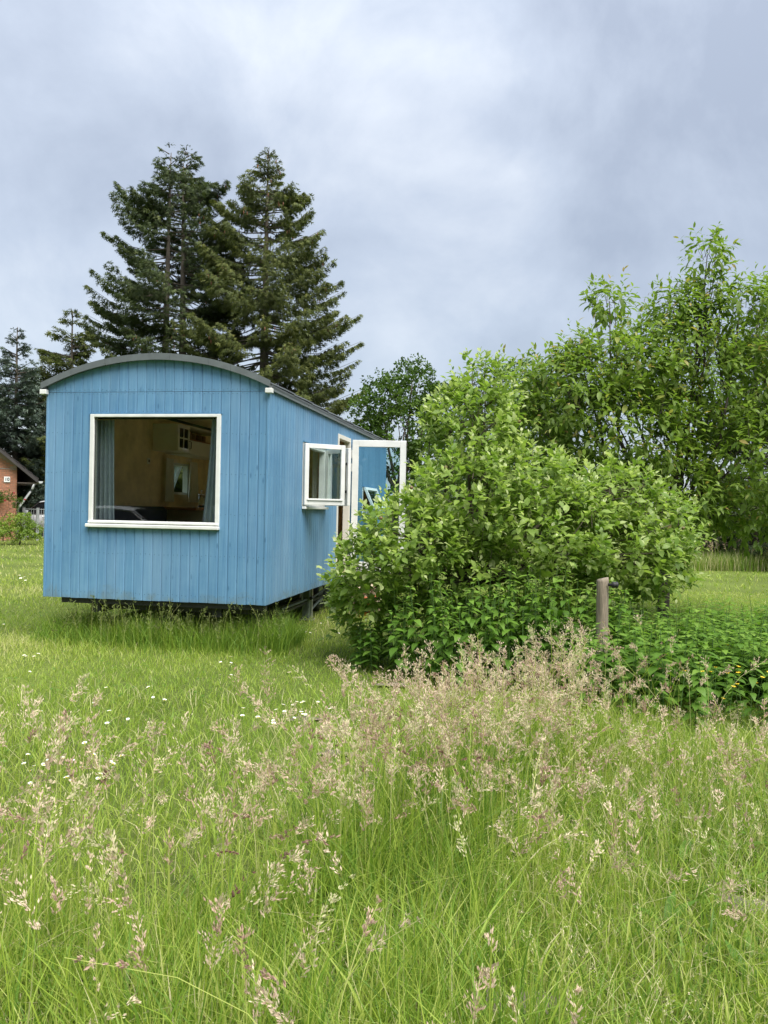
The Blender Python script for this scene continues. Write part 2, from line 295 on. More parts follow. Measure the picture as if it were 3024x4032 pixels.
M['seed'] = leaf_mat('grass_seed', [(0, (.27, .155, .12)), (.35, (.52, .37, .28)), (.7, (.70, .58, .42)), (1, (.50, .50, .26))], .8, .25, (1, 1, 1), .1)

# ------------------------------------------------------------------ ground
def ground_material():
    m, t, p = base_mat('turf_soil'); L = t.links.new; p.inputs['Roughness'].default_value = .95; p.inputs['Specular IOR Level'].default_value = .1
    tc = N(t, 'ShaderNodeTexCoord')
    a = N(t, 'ShaderNodeTexNoise'); a.inputs['Scale'].default_value = .35; a.inputs['Detail'].default_value = 6; L(tc.outputs['Object'], a.inputs[0])
    b = N(t, 'ShaderNodeTexNoise'); b.inputs['Scale'].default_value = 18; b.inputs['Detail'].default_value = 8; b.inputs['Roughness'].default_value = .7; L(tc.outputs['Object'], b.inputs[0])
    s = N(t, 'ShaderNodeMath', operation='ADD'); L(a.outputs[0], s.inputs[0]); L(b.outputs[0], s.inputs[1])
    h = N(t, 'ShaderNodeMath', operation='MULTIPLY'); L(s.outputs[0], h.inputs[0]); h.inputs[1].default_value = .5
    r = N(t, 'ShaderNodeValToRGB'); L(h.outputs[0], r.inputs[0]); e = r.color_ramp.elements
    e[0].position = .36; e[0].color = (.050, .070, .018, 1); e[1].position = .66; e[1].color = (.17, .22, .045, 1)
    L(r.outputs[0], p.inputs['Base Color'])
    bp = N(t, 'ShaderNodeBump'); bp.inputs['Strength'].default_value = .8; bp.inputs['Distance'].default_value = .04; L(b.outputs[0], bp.inputs['Height']); L(bp.outputs[0], p.inputs['Normal'])
    return m
g = MB(); S = 900
xs = [-S, -60, -20, 20, 60, S]; ys = [-S, -20, 20, 60, 120, S]
g.add([(x, y, 0) for y in ys for x in xs], [(j * 6 + i, j * 6 + i + 1, j * 6 + i + 7, j * 6 + i + 6) for j in range(5) for i in range(5)])
tag(g.build('ground', ground_material()), kind='structure')
for i, (cx, cy, rx, ry) in enumerate(((.42, 2.46, .16, .09), (1.43, 3.12, .10, .07), (-.52, 5.75, .13, .06), (-.28, 4.95, .09, .05), (.12, 6.9, .15, .07))):
    n = 22; mb = MB(); ring = []
    for k in range(n):
        w = 2 * math.pi * k / n; q = 1 + .28 * math.sin(3 * w + i) + .16 * math.sin(7 * w + 2 * i)
        ring.append((cx + rx * q * math.cos(w), cy + ry * q * math.sin(w), .006 + .004 * i))
    mb.add([(cx, cy, .02 + .004 * i)] + ring, [(0, 1 + k, 1 + (k + 1) % n) for k in range(n)])
    tag(mb.build('soil_patch', M['soil']), kind='structure')

# ------------------------------------------------------------------ construction wagon
WA = .1748; CX, CY = -1.1996, 8.3497; ZB, ZE, ZJ = .4965, 2.6925, 2.700; WW, WL = 2.5, 7.05
wagon = empty('construction_wagon', (CX, CY, 0), -WA)
tag(wagon, 'blue boarded construction wagon with curved grey roof and large front window', 'wagon')
def wl(x, y, z=0):            # wagon coordinates (x to the right along the front, y back along the side) -> world
    c, s = math.cos(WA), math.sin(WA); return (CX + x * c + y * s, CY - x * s + y * c, z)
RC, RR = 1.25, 2.92
def arc(x, dz=0):             # height of the roof's underside at wagon x (-2.5..0)
    q = x + RC; return 3.040 - (RR - math.sqrt(RR * RR - q * q)) + dz
# structural shell behind the boards
TH = .075
def shell():
    mb = MB()
    fw = (-1.983 + .03, -.514 - .03, 1.29, 2.435)             # front opening
    def frontlike(y0, y1, hole):
        n = 12
        xs = [-WW + .02 + (WW - .04) * i / n for i in range(n + 1)]
        top = [(x, arc(x, -.01)) for x in xs]
        if hole is None:
            mb.prism([(-WW + .02, ZB + .01), (-.02, ZB + .01)] + top[::-1], 'y', y0, y1)
        else:
            x0, x1, z0, z1 = hole
            mb.box(-WW + .02, -.02, y0, y1, ZB + .01, z0); mb.box(-WW + .02, x0, y0, y1, z0, z1); mb.box(x1, -.02, y0, y1, z0, z1)
            mb.prism([(-WW + .02, z1), (-.02, z1)] + top[::-1], 'y', y0, y1)
    frontlike(.02, TH, fw); frontlike(WL - TH, WL - .02, None)
    def sidelike(x0, x1, holes):
        y = TH
        for (a, b, z0, z1) in holes:
            mb.box(x0, x1, y, a, ZB + .01, ZE + .03)
            if z0 > ZB + .05: mb.box(x0, x1, a, b, ZB + .01, z0)
            mb.box(x0, x1, a, b, z1, ZE + .03); y = b
        mb.box(x0, x1, y, WL - TH, ZB + .01, ZE + .03)
    sidelike(-TH, -.02, [(1.33, 2.37, 1.545, 2.27), (3.11, 3.86, ZB + .02, 2.53), (4.89, 5.90, 1.47, 1.84)])
    sidelike(-WW + .02, -WW + TH, [(2.83, 3.56, 1.67, 2.13)])
    return mb.build('wall', M['clay'], wagon)
wall = shell()
fl = MB().box(-WW + .03, -.03, .03, WL - .03, ZB + .012, ZB + .10).build('floor', M['floor'], wagon)
# boards: a face plate with a recessed tongue strip at one edge, each one its own object
BW = WW / 24.0
def board(poly_lo, poly_hi, x0, x1, side='front'):
    """x0..x1 along the wall, bottom height, top heights at both edges"""
    mb = MB(); z0 = poly_lo; za, zb = poly_hi; tw = .0125; e = .0035
    def put(a, b, d0, d1, zl, zr):
        # wedge-topped slab: a..b along the wall, d0 (outer) .. d1 (inner) depth
        pts = []
        for dd, ins in ((d0, e), (d1, 0)):
            bi = (.012 if side == 'front' and b - a > .03 else ins) if dd == d0 else 0
            zi = zr + (zl - zr) * bi / (b - a); pts += [(a + ins, dd, z0), (b - bi, dd, z0), (b - bi, dd, zi), (a + ins, dd, zl)]
        if side == 'front' and b - a > .03:        # chamfer only half way into the board
            pts[5] = (b, d0 + .010, z0); pts[6] = (b, d0 + .010, zr)
            pts += [(b, d1, z0), (b, d1, zr)]
            fs = [(0, 1, 2, 3), (7, 9, 8, 4), (0, 4, 8, 5, 1), (1, 5, 6, 2), (5, 8, 9, 6), (2, 6, 9, 7, 3), (3, 7, 4, 0)]
        else: fs = [(0, 1, 2, 3), (7, 6, 5, 4), (0, 4, 5, 1), (1, 5, 6, 2), (2, 6, 7, 3), (3, 7, 4, 0)]
        if side == 'front': vs = pts
        elif side == 'right': vs = [(-d, a_, z) for a_, d, z in pts]
        elif side == 'left': vs = [(-WW + d, a_, z) for a_, d, z in pts]; fs = [f[::-1] for f in fs]
        elif side == 'back': vs = [(a_, WL - d, z) for a_, d, z in pts]; fs = [f[::-1] for f in fs]
        mb.add(vs, fs)
    tw = .004; t = (x1 - x0 - tw) / (x1 - x0); zm = za + (zb - za) * t
    put(x0, x1 - tw, 0, .019, za, zm); put(x1 - tw, x1, .008, .0185, zm, zb)
    return mb.build('board', M['blue'], wall)
WV0, WV1 = -1.983, -.514; WZ0, WZ1 = 1.259, 2.463
for i in range(24):
    x0 = -WW + i * BW + .001; x1 = x0 + BW
    if i == 23: x1 = -.002
    jz = rnd.uniform(-.002, .002)
    lo, hi = arc(max(x0, -2.49), -.004), arc(min(x1, -.01), -.004)
    board(ZJ + .002, (max(lo, ZJ + .01), max(hi, ZJ + .01)), x0, x1)
    if x1 > WV0 + .01 and x0 < WV1 - .01:
        a, b = x0, x1
        if x0 < WV0: board(ZB + jz, (ZJ - .002,) * 2, x0, WV0 - .001); a = WV0
        if x1 > WV1: board(ZB + jz, (ZJ - .002,) * 2, WV1 + .001, x1); b = WV1
        board(ZB + jz, (WZ0 - .004,) * 2, a, b); board(WZ1 + .006, (ZJ - .002,) * 2, a, b)
    else: board(ZB + jz, (ZJ - .002,) * 2, x0, x1)
SB = WL / 72.0
openR = [(1.30, 2.40, 1.53, 2.29), (3.085, 3.885, ZB - .1, 2.56), (4.86, 5.93, 1.455, 1.87)]
openL = [(2.80, 3.59, 1.655, 2.145)]
for side, ops in (('right', openR), ('left', openL)):
    for i in range(72):
        y0 = i * SB; y1 = y0 + SB; jz = rnd.uniform(-.002, .002)
        y0 = max(y0, .002); cuts = sorted({y0, y1} | {c for o in ops for c in o[:2] if y0 + .008 < c < y1 - .008})
        for a, b in zip(cuts[:-1], cuts[1:]):
            m_ = (a + b) / 2; o = next((o for o in ops if o[0] <= m_ <= o[1]), None)
            if b - a < .02: continue
            if o is None: board(ZB + jz, (ZE + .015,) * 2, a, b, side)
            else:
                if o[2] > ZB: board(ZB + jz, (o[2] - .002,) * 2, a, b, side)
                board(o[3] + .002, (ZE + .015,) * 2, a, b, side)
for i in range(24):
    x0 = -WW + i * BW; board(ZB, (arc(x0 + .01, -.01), arc(min(x0 + BW, -.01), -.01)), x0 + .002, x0 + BW - .002, 'back')
for x, y in ((-.022, -.004), (-WW - .004, -.004)):
    MB().box(x, x + .026, y - .006, y + .020 + .004, ZB - .003, ZE - .01, .004).build('corner_trim', M['blue'], wall)
# nail heads
nb = MB()
def nail(x, y, z, ax):
    r = .0042; k = 6; q = [(r * math.cos(2 * math.pi * j / k), r * math.sin(2 * math.pi * j / k)) for j in range(k)]
    if ax == 'f': nb.add([(x + a, -.0012, z + b) for a, b in q], [tuple(range(k))])
    else: nb.add([(.0012, y + a, z + b) for a, b in q], [tuple(range(k))])
for i in range(24):
    x0 = -WW + i * BW
    inw = WV0 - .05 < x0 and x0 + BW < WV1 + .05
    zs = [2.722, 2.682, .985, .565] + ([2.49, 1.225] if inw else [2.26, 1.84, 1.42])
    for z in zs:
        if z > arc(min(max(x0 + BW / 2, -2.4), -.1), -.03): continue
        for q in (.024, .07): nail(x0 + q + rnd.uniform(-.004, .004), 0, z + rnd.uniform(-.006, .006), 'f')
for i in range(72):
    for z in (2.26, 1.84, 1.42, .985, .565):
        y = i * SB
        if any(o[0] - .03 < y + .05 < o[1] + .03 and o[2] - .03 < z < o[3] + .03 for o in openR): continue
        nail(0, y + .03 + rnd.uniform(-.004, .004), z + rnd.uniform(-.008, .008), 's')
tag(nb.build('nail_heads', mat('rusty_nail', (.05, .11, .17), .6, .3, 30), wall), kind='stuff')
# roof: overlapping curved sheets, gable trim, eave trim
roof = MB()
NS = 20
axs = [-WW - .035 + (WW + .07) * i / NS for i in range(NS + 1)]
def aq(x): return arc(max(min(x, .035), -WW - .035))
rs = MB()
inner = [(x, aq(x) - .002) for x in axs]
rs.prism(inner + [(x, z + .022) for x, z in inner[::-1]], 'y', -.03, WL + .03)
rf = rs.build('roof', M['grey'], wagon)
nsh = 9
for i in range(nsh):
    y0 = -.035 + i * (WL + .07) / nsh; y1 = y0 + (WL + .07) / nsh + .05; mb = MB(); vs = []; 
    for y, dz in ((y0, .022), (y1, .038 if i < nsh - 1 else .026)):
        for x, z in inner: vs.append((x * 1.004 + .005, y, z + dz))
        for x, z in inner: vs.append((x * 1.004 + .005, y, z + dz + .012))
    n = NS + 1; fs = []
    for j in range(NS):
        fs += [(j, j + 1, 2 * n + j + 1, 2 * n + j), (n + j, 3 * n + j, 3 * n + j + 1, n + j + 1), (j, n + j, n + j + 1, j + 1), (2 * n + j, 2 * n + j + 1, 3 * n + j + 1, 3 * n + j)]
    for q in (0, NS): fs.append((q, 2 * n + q, 3 * n + q, n + q))
    mb.add(vs, fs).build('roof_sheet', M['grey'], rf)
# gable trim pieces on the front (and back) edge
segs = [-2.545, -2.19, -1.80, -1.30, -1.07, -.64, -.40, .02]
for yy0, yy1 in ((-.062, -.036), (WL + .036, WL + .06)):
    for i in range(len(segs) - 1):
        a, b = segs[i] + .0012, segs[i + 1] - .0012; n = 4; mb = MB()
        px = [a + (b - a) * k / n for k in range(n + 1)]
        q = .0025 * (i % 2)
        lower = [(x, aq(x) - .012) for x in px]; upper = [(x, aq(x) + .056) for x in px]
        mb.prism(lower + upper[::-1], 'y', yy0 - q, yy1 - q).build('gable_trim', M['greyl'], rf)
for xx0, xx1 in ((.002, .03), (-WW - .03, -WW - .002)):
    for i in range(5):
        a = -.03 + i * (WL + .06) / 5; b = a + (WL + .06) / 5 - .002
        z0 = aq(0) - .055; mb = MB(); mb.box(xx0 + .001 * (i % 2), xx1 + .001 * (i % 2), a, b, z0, aq(.035) + .012, .003)
        mb.build('eave_trim', M['greyl'], rf)
for xc in (-.028, -WW - .052):
    mb = MB(); mb.box(xc, xc + .075, -.066, -.01, aq(0) - .085, aq(0) - .035, .004); mb.build('gutter_end', M['white'], rf)
MB().box(-WW - .018, -WW + .012, -.034, -.004, aq(0) - .10, aq(0) - .01, .003).build('gutter_bracket', M['grey'], rf)
cl = MB(); xs_ = [-WW + TH + (WW - 2 * TH) * i / 14 for i in range(15)]
cl.prism([(x, arc(x, -.03)) for x in xs_] + [(x, arc(x, -.012)) for x in xs_[::-1]], 'y', TH, WL - TH); cl.build('ceiling', M['ceil'], wagon)
# front window
win = MB()
fx0, fx1, fz0, fz1 = WV0, WV1, 1.30, WZ1; fr = .045
win.box(fx0, fx0 + fr, -.022, .06, fz0, fz1, .004); win.box(fx1 - fr, fx1, -.022, .06, fz0, fz1, .004)
win.box(fx0 + fr, fx1 - fr, -.021, .06, fz1 - .030, fz1, .003); win.box(fx0 + fr, fx1 - fr, -.021, .06, fz0, fz0 + .035, .003)
wfr = win.build('window', M['white'], wagon); wfr['label'] = 'large square front picture window'
MB().box(fx0 + .002, fx1 - .002, -.040, -.0225, fz0 + .004, fz0 + .026, .005).build('drip_rail', M['white'], wfr)
MB().box(fx0 - .022, fx1 + .004, -.052, .02, fz0 - .041, fz0 - .004, .006).build('sill', M['white'], wfr)
MB().box(fx0 - .01, fx1 + .01, -.016, .0, fz1 + .001, fz1 + .014).build('head_flashing', M['bluein'], wfr)
MB().box(fx0 + fr, fx1 - fr, .012, .020, fz0 + .035, fz1 - .030).build('pane', M['glass'], wfr)
gk = MB()
for a in ((fx0 + fr, fx0 + fr + .006, fz0 + .036, fz1 - .031), (fx1 - fr - .006, fx1 - fr, fz0 + .036, fz1 - .031)): gk.box(a[0], a[1], .004, .0118, a[2], a[3])
gk.box(fx0 + fr + .007, fx1 - fr - .007, .004, .0118, fz1 - .037, fz1 - .031); gk.build('gasket', M['black'], wfr)

def sash(parent, hinge, ang, w, z0, z1, along, fr=.055, th=.045, gl='sglass', knobs=True, far=False):
    """casement leaf hinged on a vertical axis at wagon point hinge; 'along' is the closed direction, ang the opening angle"""
    c, s = math.cos(ang), math.sin(ang)
    def T(mb):
        out = MB(); out.f = mb.f
        for x, y, z in mb.v:
            # local x: outward thickness, local y: from hinge to free edge along 'along'
            yy = y * along; xx = x
            # open outwards (to +x)
            X = hinge[0] + (xx * c + y * s); Y = hinge[1] + (yy * c - xx * s * along); out.v.append((X, Y, z))
        return out
    f = MB(); f.box(0, th, 0, fr, z0, z1, .004); f.box(0, th, w - fr, w, z0, z1, .004); f.box(0, th, fr, w - fr, z1 - fr, z1, .003); f.box(0, th, fr, w - fr, z0, z0 + fr + .02, .003)
    o = T(f).build('sash', M['white'], parent)
    r = T(MB().box(th + .001, th + .014, fr * .6, w - fr * .6, z0 + fr, z0 + fr + .022, .003)).build('drip_rail', M['white'], parent)
    p = T(MB().box(th * .45, th * .45 + .006, fr, w - fr, z0 + fr + .02, z1 - fr)).build('pane', M[gl], parent)
    k = MB()
    for zz in (z0 + .18, z1 - .2): k.box(-.018, -.001, w - fr * .8 if far else fr * .3, w - fr * .3 if far else fr * .8, zz - .018, zz + .018, .004)
    if knobs: T(k).build('latch', M['blackiron'], parent)
    return o
def side_window_frame(y0, y1, z0, z1, xout, label, sgn=1):
    """frame set into a side wall; sgn 1 right wall, -1 left wall"""
    f = MB(); fr = .05
    X = (lambda a: a) if sgn > 0 else (lambda a: -WW - a)
    def bx(a, b, *r): f.box(min(X(a), X(b)), max(X(a), X(b)), *r)
    bx(-.075, .004, y0, y0 + fr, z0, z1, .003); bx(-.075, .004, y1 - fr, y1, z0, z1, .003); bx(-.074, .003, y0 + fr, y1 - fr, z1 - fr, z1, .003); bx(-.074, .003, y0 + fr, y1 - fr, z0, z0 + fr, .003)
    o = f.build('window', M['white'], wagon); o['label'] = label
    s_ = MB(); a, b = X(.002), X(.05); s_.box(min(a, b), max(a, b), y0 - .012, y1 + .012, z0 - .035, z0 - .004, .004); s_.build('sill', M['white'], o)
    h = MB(); a, b = X(.001), X(.02); h.box(min(a, b), max(a, b), y0 - .01, y1 + .01, z1 + .002, z1 + .016); h.build('head_flashing', M['bluein'], o)
    return o
w2 = side_window_frame(1.30, 2.40, 1.53, 2.29, 0, 'small side window with both casements swung open')
sash(w2, (.006, 1.312), math.radians(50), .535, 1.545, 2.275, 1)
sash(w2, (.006, 2.388), math.radians(46), .535, 1.545, 2.275, -1, far=True)
w3 = side_window_frame(4.86, 5.93, 1.455, 1.87, 0, 'low side window beyond the door, tilted open')
def tophung(parent, y0, y1, z0, z1, ang, sgn=1, gl='sglass'):
    fr = .05; hgt = z1 - z0; c, s = math.cos(ang), math.sin(ang)
    def T(mb):
        out = MB(); out.f = mb.f if sgn > 0 else [f[::-1] for f in mb.f]
        for x, y, z in mb.v:
            d = z1 - z; X = x * c + d * s; Z = z1 - d * c + x * s
            out.v.append((.008 + X if sgn > 0 else -WW - .008 - X, y, Z))
        return out
    f = MB(); f.box(0, .04, y0, y0 + fr, z0, z1, .003); f.box(0, .04, y1 - fr, y1, z0, z1, .003); f.box(0, .04, y0 + fr, y1 - fr, z1 - fr, z1, .003); f.box(0, .04, y0 + fr, y1 - fr, z0, z0 + fr, .003)
    T(f).build('sash', M['white'], parent); T(MB().box(.018, .024, y0 + fr, y1 - fr, z0 + fr, z1 - fr)).build('pane', M[gl], parent)
tophung(w3, 4.90, 5.89, 1.475, 1.855, math.radians(24))
w4 = side_window_frame(2.80, 3.59, 1.655, 2.145, 0, 'small kitchen window in the far long wall, tilted open', -1)
tophung(w4, 2.84, 3.55, 1.675, 2.13, math.radians(20), -1)
# door: cream frame and open glazed leaf, hinged at the far jamb
d = MB()
d.box(-.085, .012, 3.085, 3.135, ZB + .015, 2.56, .003); d.box(-.085, .012, 3.835, 3.885, ZB + .015, 2.56, .003); d.box(-.084, .011, 3.135, 3.835, 2.50, 2.56, .003); d.box(-.084, .02, 3.135, 3.835, ZB + .015, ZB + .055, .003)
dfr = d.build('door_frame', M['whitein'], wagon)
DA = math.radians(99.5); dz0, dz1, dw = .56, 2.545, .81
def DT(mb):
    c, s = math.cos(DA), math.sin(DA); out = MB(); out.f = mb.f
    for x, y, z in mb.v: out.v.append((.030 + x * c + y * s, 3.90 - (y * c - x * s), z))
    return out
lf = MB(); st = .095
lf.box(0, .055, 0, st, dz0, dz1, .005); lf.box(0, .055, dw - st, dw, dz0, dz1, .005); lf.box(0, .055, st, dw - st, dz1 - .10, dz1, .004); lf.box(0, .055, st, dw - st, dz0, dz0 + .16, .004)
door = DT(lf).build('door', M['white'], wagon); door['label'] = 'white glazed door swung open'
DT(MB().box(.024, .031, st, dw - st, dz0 + .16, dz1 - .10)).build('pane', M['dglass'], door)
DT(MB().box(-.004, .059, dw + .001, dw + .004, dz0 + .02, dz1 - .005)).build('edge_seal', M['black'], door)
for z in (2.33, 2.13, .85):
    DT(MB().box(-.03, .02, -.05, -.004, z - .045, z + .045, .006).tube([(-.032, -.004, z - .06), (-.032, -.004, z + .06)], .009, 8)).build('hinge', M['zinc'], door)
DT(MB().box(-.05, -.012, dw - .06, dw - .04, 1.50, 1.52, .003).box(-.05, -.038, dw - .16, dw - .041, 1.50, 1.518, .004)).build('handle', M['blackiron'], door)
# chassis
ch = MB()
ch.box(-2.32, -.02, .05, .13, ZB - .062, ZB - .004, .004); ch.box(-2.0, -.1, .16, .30, ZB - .12, ZB - .004)
for x in (-2.0, -.62): ch.box(x, x + .10, .12, WL - .1, ZB - .16, ZB - .005)
for y in (1.5, 3.2, 5.2, 6.8): ch.box(-2.42, -.06, y, y + .07, ZB - .075, ZB - .004)
ch.box(-.30, -.26, 1.2, 6.5, .22, .25); ch.box(-.52, -.46, .4, 5.2, .14, .24); ch.box(-1.95, -1.9, .4, 5.2, .14, .24)
ch.box(-1.3, -1.1, .2, 2.4, .2, .32)
chs = ch.build('chassis', M['steel'], wagon)
br = MB(); br.tube([(-.26, 2.66, .26), (-.30, 4.6, .40)], .016); br.tube([(-.26, 2.66, .10), (-.32, 4.4, .34)], .018); br.tube([(-.26, 1.4, .28), (-.26, 2.56, .28)], .014); br.tube([(-.26, 2.3, .28), (-.26, 2.3, .46)], .016); br.tube([(-.28, 3.25, .30), (-.28, 3.25, .46)], .012)
br.build('brace', M['jack'], wagon)
def support(x, y):
    o = MB().box(x - .06, x + .04, y - .045, y + .045, .015, ZB - .07, .006).build('support_leg', M['jack'], wagon)
    MB().box(x - .10, x + .10, y - .10, y + .10, .004, .016, .002).build('foot_plate', M['galv'], o)
    MB().tube([(x + .065, y, .03), (x + .065, y, ZB - .03)], .014, 8).build('jack_rod', M['galv'], o)
    MB().tube([(x + .065, y - .06, .30), (x + .065, y + .075, .30)], .022, 8).build('jack_clamp', M['black'], o)
    MB().box(x + .045, x + .085, y - .02, y + .02, ZB - .055, ZB - .03, .004).build('jack_head', M['black'], o)
support(-.267, 2.60); support(-.267, 6.2); support(-2.2, 2.6); support(-2.2, 6.2)
for y in (3.6, 5.7):
    for x in (-2.15, -.42):
        w_ = MB().lathe([(.10, -.08), (.235, -.08), (.255, -.05), (.255, .05), (.235, .08), (.10, .08)], (x, y, .256), 24, 'x').build('wheel', M['black'], wagon, True)
        MB().lathe([(.03, -.085), (.13, -.086), (.14, -.07), (.14, .07), (.13, .086), (.03, .085)], (x, y, .256), 16, 'x').build('rim', M['galv'], w_)
    MB().tube([(-2.1, y, .256), (-.5, y, .256)], .035, 8).build('axle', M['steel'], wagon)

# ------------------------------------------------------------------ things inside the wagon (their own objects)
def inside(name, label, cat, base, group=None):
    o = empty(name, wl(*base), -WA); return tag(o, label, cat, group)
FZ = ZB + .102
def curtain(name, label, x0, x1, y, z0, z1, amp, folds, mt, group=None, taper=0, seed=0):
    base = ((x0 + x1) / 2, y, z0); r = random.Random(seed); n = folds * 8; nz = 7; V = []; Fs = []
    for j in range(nz + 1):
        t = j / nz; z = z1 + (z0 - z1) * t
        for i in range(n + 1):
            s = i / n; a0, a1 = x0, x1
            xx = a0 + (a1 - a0) * s
            xx += taper * (t ** 1.5) * (s - (0 if taper > 0 else 1)) * (1 if taper > 0 else -1) if taper else 0
            V.append((xx, y + amp * (.45 + .55 * t) * math.sin(s * folds * 2 * math.pi + .8 * math.sin(3 * s + t * 1.2 + seed)), z))
    for j in range(nz):
        for i in range(n): a = j * (n + 1) + i; Fs.append((a, a + 1, a + n + 2, a + n + 1))
    m = len(V); V2 = V + [(p[0], p[1] + .003, p[2]) for p in V]; F2 = Fs + [tuple(i + m for i in f[::-1]) for f in Fs]
    mb = MB(base); mb.v = V2; mb.f = F2
    o = mb.build(name, mt, None, True); o.location = wl(*base); o.rotation_euler = (0, 0, -WA); tag(o, label, cat='curtain', group=group); return o
curtain('curtain', 'grey blue curtain at the left side of the front window', -2.03, -1.80, .17, .75, 2.42, .035, 5, M['curtain'], 'curtains inside the wagon', .05, 1)
curtain('curtain', 'grey blue curtain at the right side of the front window', -.69, -.57, .17, .75, 2.45, .03, 4, M['curtain'], 'curtains inside the wagon', -.16, 2)
rod = MB((-1.25, .17, 2.44)).tube([(-2.1, .17, 2.44), (-.3, .17, 2.44)], .010, 8).build('curtain_rod', M['blackiron']); rod.location = wl(-1.25, .17, 2.44); rod.rotation_euler = (0, 0, -WA)
tag(rod, 'dark curtain rod above the inside of the front window', 'rod')
IL = -WW + TH               # inner face of the far long wall
def curtain_y(label, y0, y1, x, z0, z1, amp, folds, seed, taper=0):
    base = (x, (y0 + y1) / 2, z0); n = folds * 8; nz = 6; V = []; Fs = []
    for j in range(nz + 1):
        t = j / nz
        for i in range(n + 1):
            s = i / n; yy = y0 + (y1 - y0) * s + taper * t * (s - .5)
            V.append((x + amp * (.5 + .5 * t) * math.sin(s * folds * 2 * math.pi + seed), yy, z1 + (z0 - z1) * t))
    for j in range(nz):
        for i in range(n): a = j * (n + 1) + i; Fs.append((a, a + 1, a + n + 2, a + n + 1))
    mb = MB(base); mb.v = V; mb.f = Fs
    o = mb.build('curtain', M['sheer'], None, True); o.location = wl(*base); o.rotation_euler = (0, 0, -WA); tag(o, label, 'curtain', 'curtains inside the wagon')
curtain_y('long cream curtain inside the wagon doorway', 3.15, 3.42, -.13, .8, 2.46, .03, 4, 3)
curtain_y('short cream sheer curtain left of the kitchen window', 2.66, 2.90, IL + .07, 1.56, 2.17, .02, 4, 0, .06)
curtain_y('short cream sheer curtain right of the kitchen window', 3.46, 3.72, IL + .07, 1.56, 2.17, .02, 4, 1, .12)
c = inside('wall_cabinet', 'cream wall cabinet with small glass panes above the kitchen', 'cabinet', (IL + .19, 2.55, 2.25))
def ib(off): return MB(off)
o_ = (IL + .19, 2.55, 2.25)
ib(o_).box(IL + .004, IL + .355, 2.35, 2.74, 2.25, 2.62, .003).build('carcass', M['cab'], c)
dr = ib(o_)
xf = IL + .357
dr.box(xf, xf + .018, 2.352, 2.40, 2.252, 2.618); dr.box(xf, xf + .018, 2.69, 2.738, 2.252, 2.618); dr.box(xf, xf + .018, 2.40, 2.69, 2.57, 2.618); dr.box(xf, xf + .018, 2.40, 2.69, 2.252, 2.30)
dr.box(xf + .002, xf + .016, 2.535, 2.555, 2.30, 2.57); dr.box(xf + .003, xf + .015, 2.40, 2.535, 2.425, 2.445); dr.box(xf + .003, xf + .015, 2.555, 2.69, 2.425, 2.445)
cd_ = dr.build('cabinet_door', M['cab'], c)
for a, b in ((2.40, 2.535), (2.555, 2.69)):
    for z0, z1 in ((2.30, 2.425), (2.445, 2.57)): ib(o_).box(xf + .005, xf + .009, a, b, z0, z1).build('pane', M['carglass'], cd_)
ib(o_).tube([(xf + .018, 2.715, 2.30), (xf + .05, 2.715, 2.31), (xf + .05, 2.715, 2.40), (xf + .018, 2.715, 2.41)], .006, 6).build('handle', M['blackiron'], cd_)
o_ = (IL + .19, 3.3, 2.24); c = inside('wall_shelf', 'cream hanging cupboard with an open shelf beside the glass cabinet', 'shelf', o_)
ib(o_).box(IL + .004, IL + .37, 2.76, 4.2, 2.235, 2.43, .003).build('cupboard', M['cab'], c)
ib(o_).box(IL + .004, IL + .37, 2.76, 4.2, 2.433, 2.45, .003).build('shelf_board', M['wood'], c)
ib(o_).box(IL + .004, IL + .33, 2.76, 4.2, 2.62, 2.638, .003).build('top_board', M['cab'], c)
for i, y in enumerate((2.86, 2.99, 3.13, 3.36, 3.5)):
    bs = wl(IL + .24, y, 2.452); j = MB().lathe([(.035, 0), (.05, .02), (.052, .085), (.046, .10), (.04, .10)], k=14).build('jar', M['brownpot'], None, True); j.location = bs
    tag(j, ('first', 'second', 'third', 'fourth', 'fifth')[i] + ' brown jar along the open shelf counted from the glass cabinet', 'jar', 'jars on the kitchen shelf')
o_ = (IL + .3, 3.2, FZ); c = inside('kitchen_counter', 'cream kitchen base units with warm wooden worktop', 'counter', o_)
ib(o_).box(IL + .004, IL + .58, 2.80, 4.6, FZ + .08, 1.445, .003).build('carcass', M['cab'], c)
ib(o_).box(IL + .004, IL + .62, 2.42, 4.62, 1.447, 1.487, .005).build('worktop', M['wood'], c)
for k, (z0, z1) in enumerate(((1.29, 1.435), (1.13, 1.28), (.75, 1.12))):
    for y0 in (2.81, 3.26, 3.71, 4.16):
        q = ib(o_).box(IL + .582, IL + .60, y0, y0 + .43, z0, z1, .004).build('drawer', M['cab'], c)
        ib(o_).tube([(IL + .60, y0 + .15, (z0 + z1) / 2 + .03), (IL + .625, y0 + .16, (z0 + z1) / 2 + .03), (IL + .625, y0 + .27, (z0 + z1) / 2 + .03), (IL + .60, y0 + .28, (z0 + z1) / 2 + .03)], .006, 6).build('handle', M['blackiron'], q)
o_ = (IL + .45, 3.02, 1.489); fp = inside('french_press', 'glass coffee press with black handle on the worktop', 'coffee press', o_)
ib(o_).lathe([(.046, .02), (.048, .022), (.048, .17), (.046, .17)], o_, 18).build('beaker', M['sglass'], fp, True)
ib(o_).lathe([(.052, 0), (.052, .028), (.047, .03)], o_, 18).build('base', M['blackiron'], fp)
ib(o_).lathe([(.052, .17), (.05, .185), (.012, .19), (.004, .19), (.004, .225), (.012, .226), (.012, .24), (.002, .245)], o_, 16).build('plunger_lid', M['chrome'], fp, True)
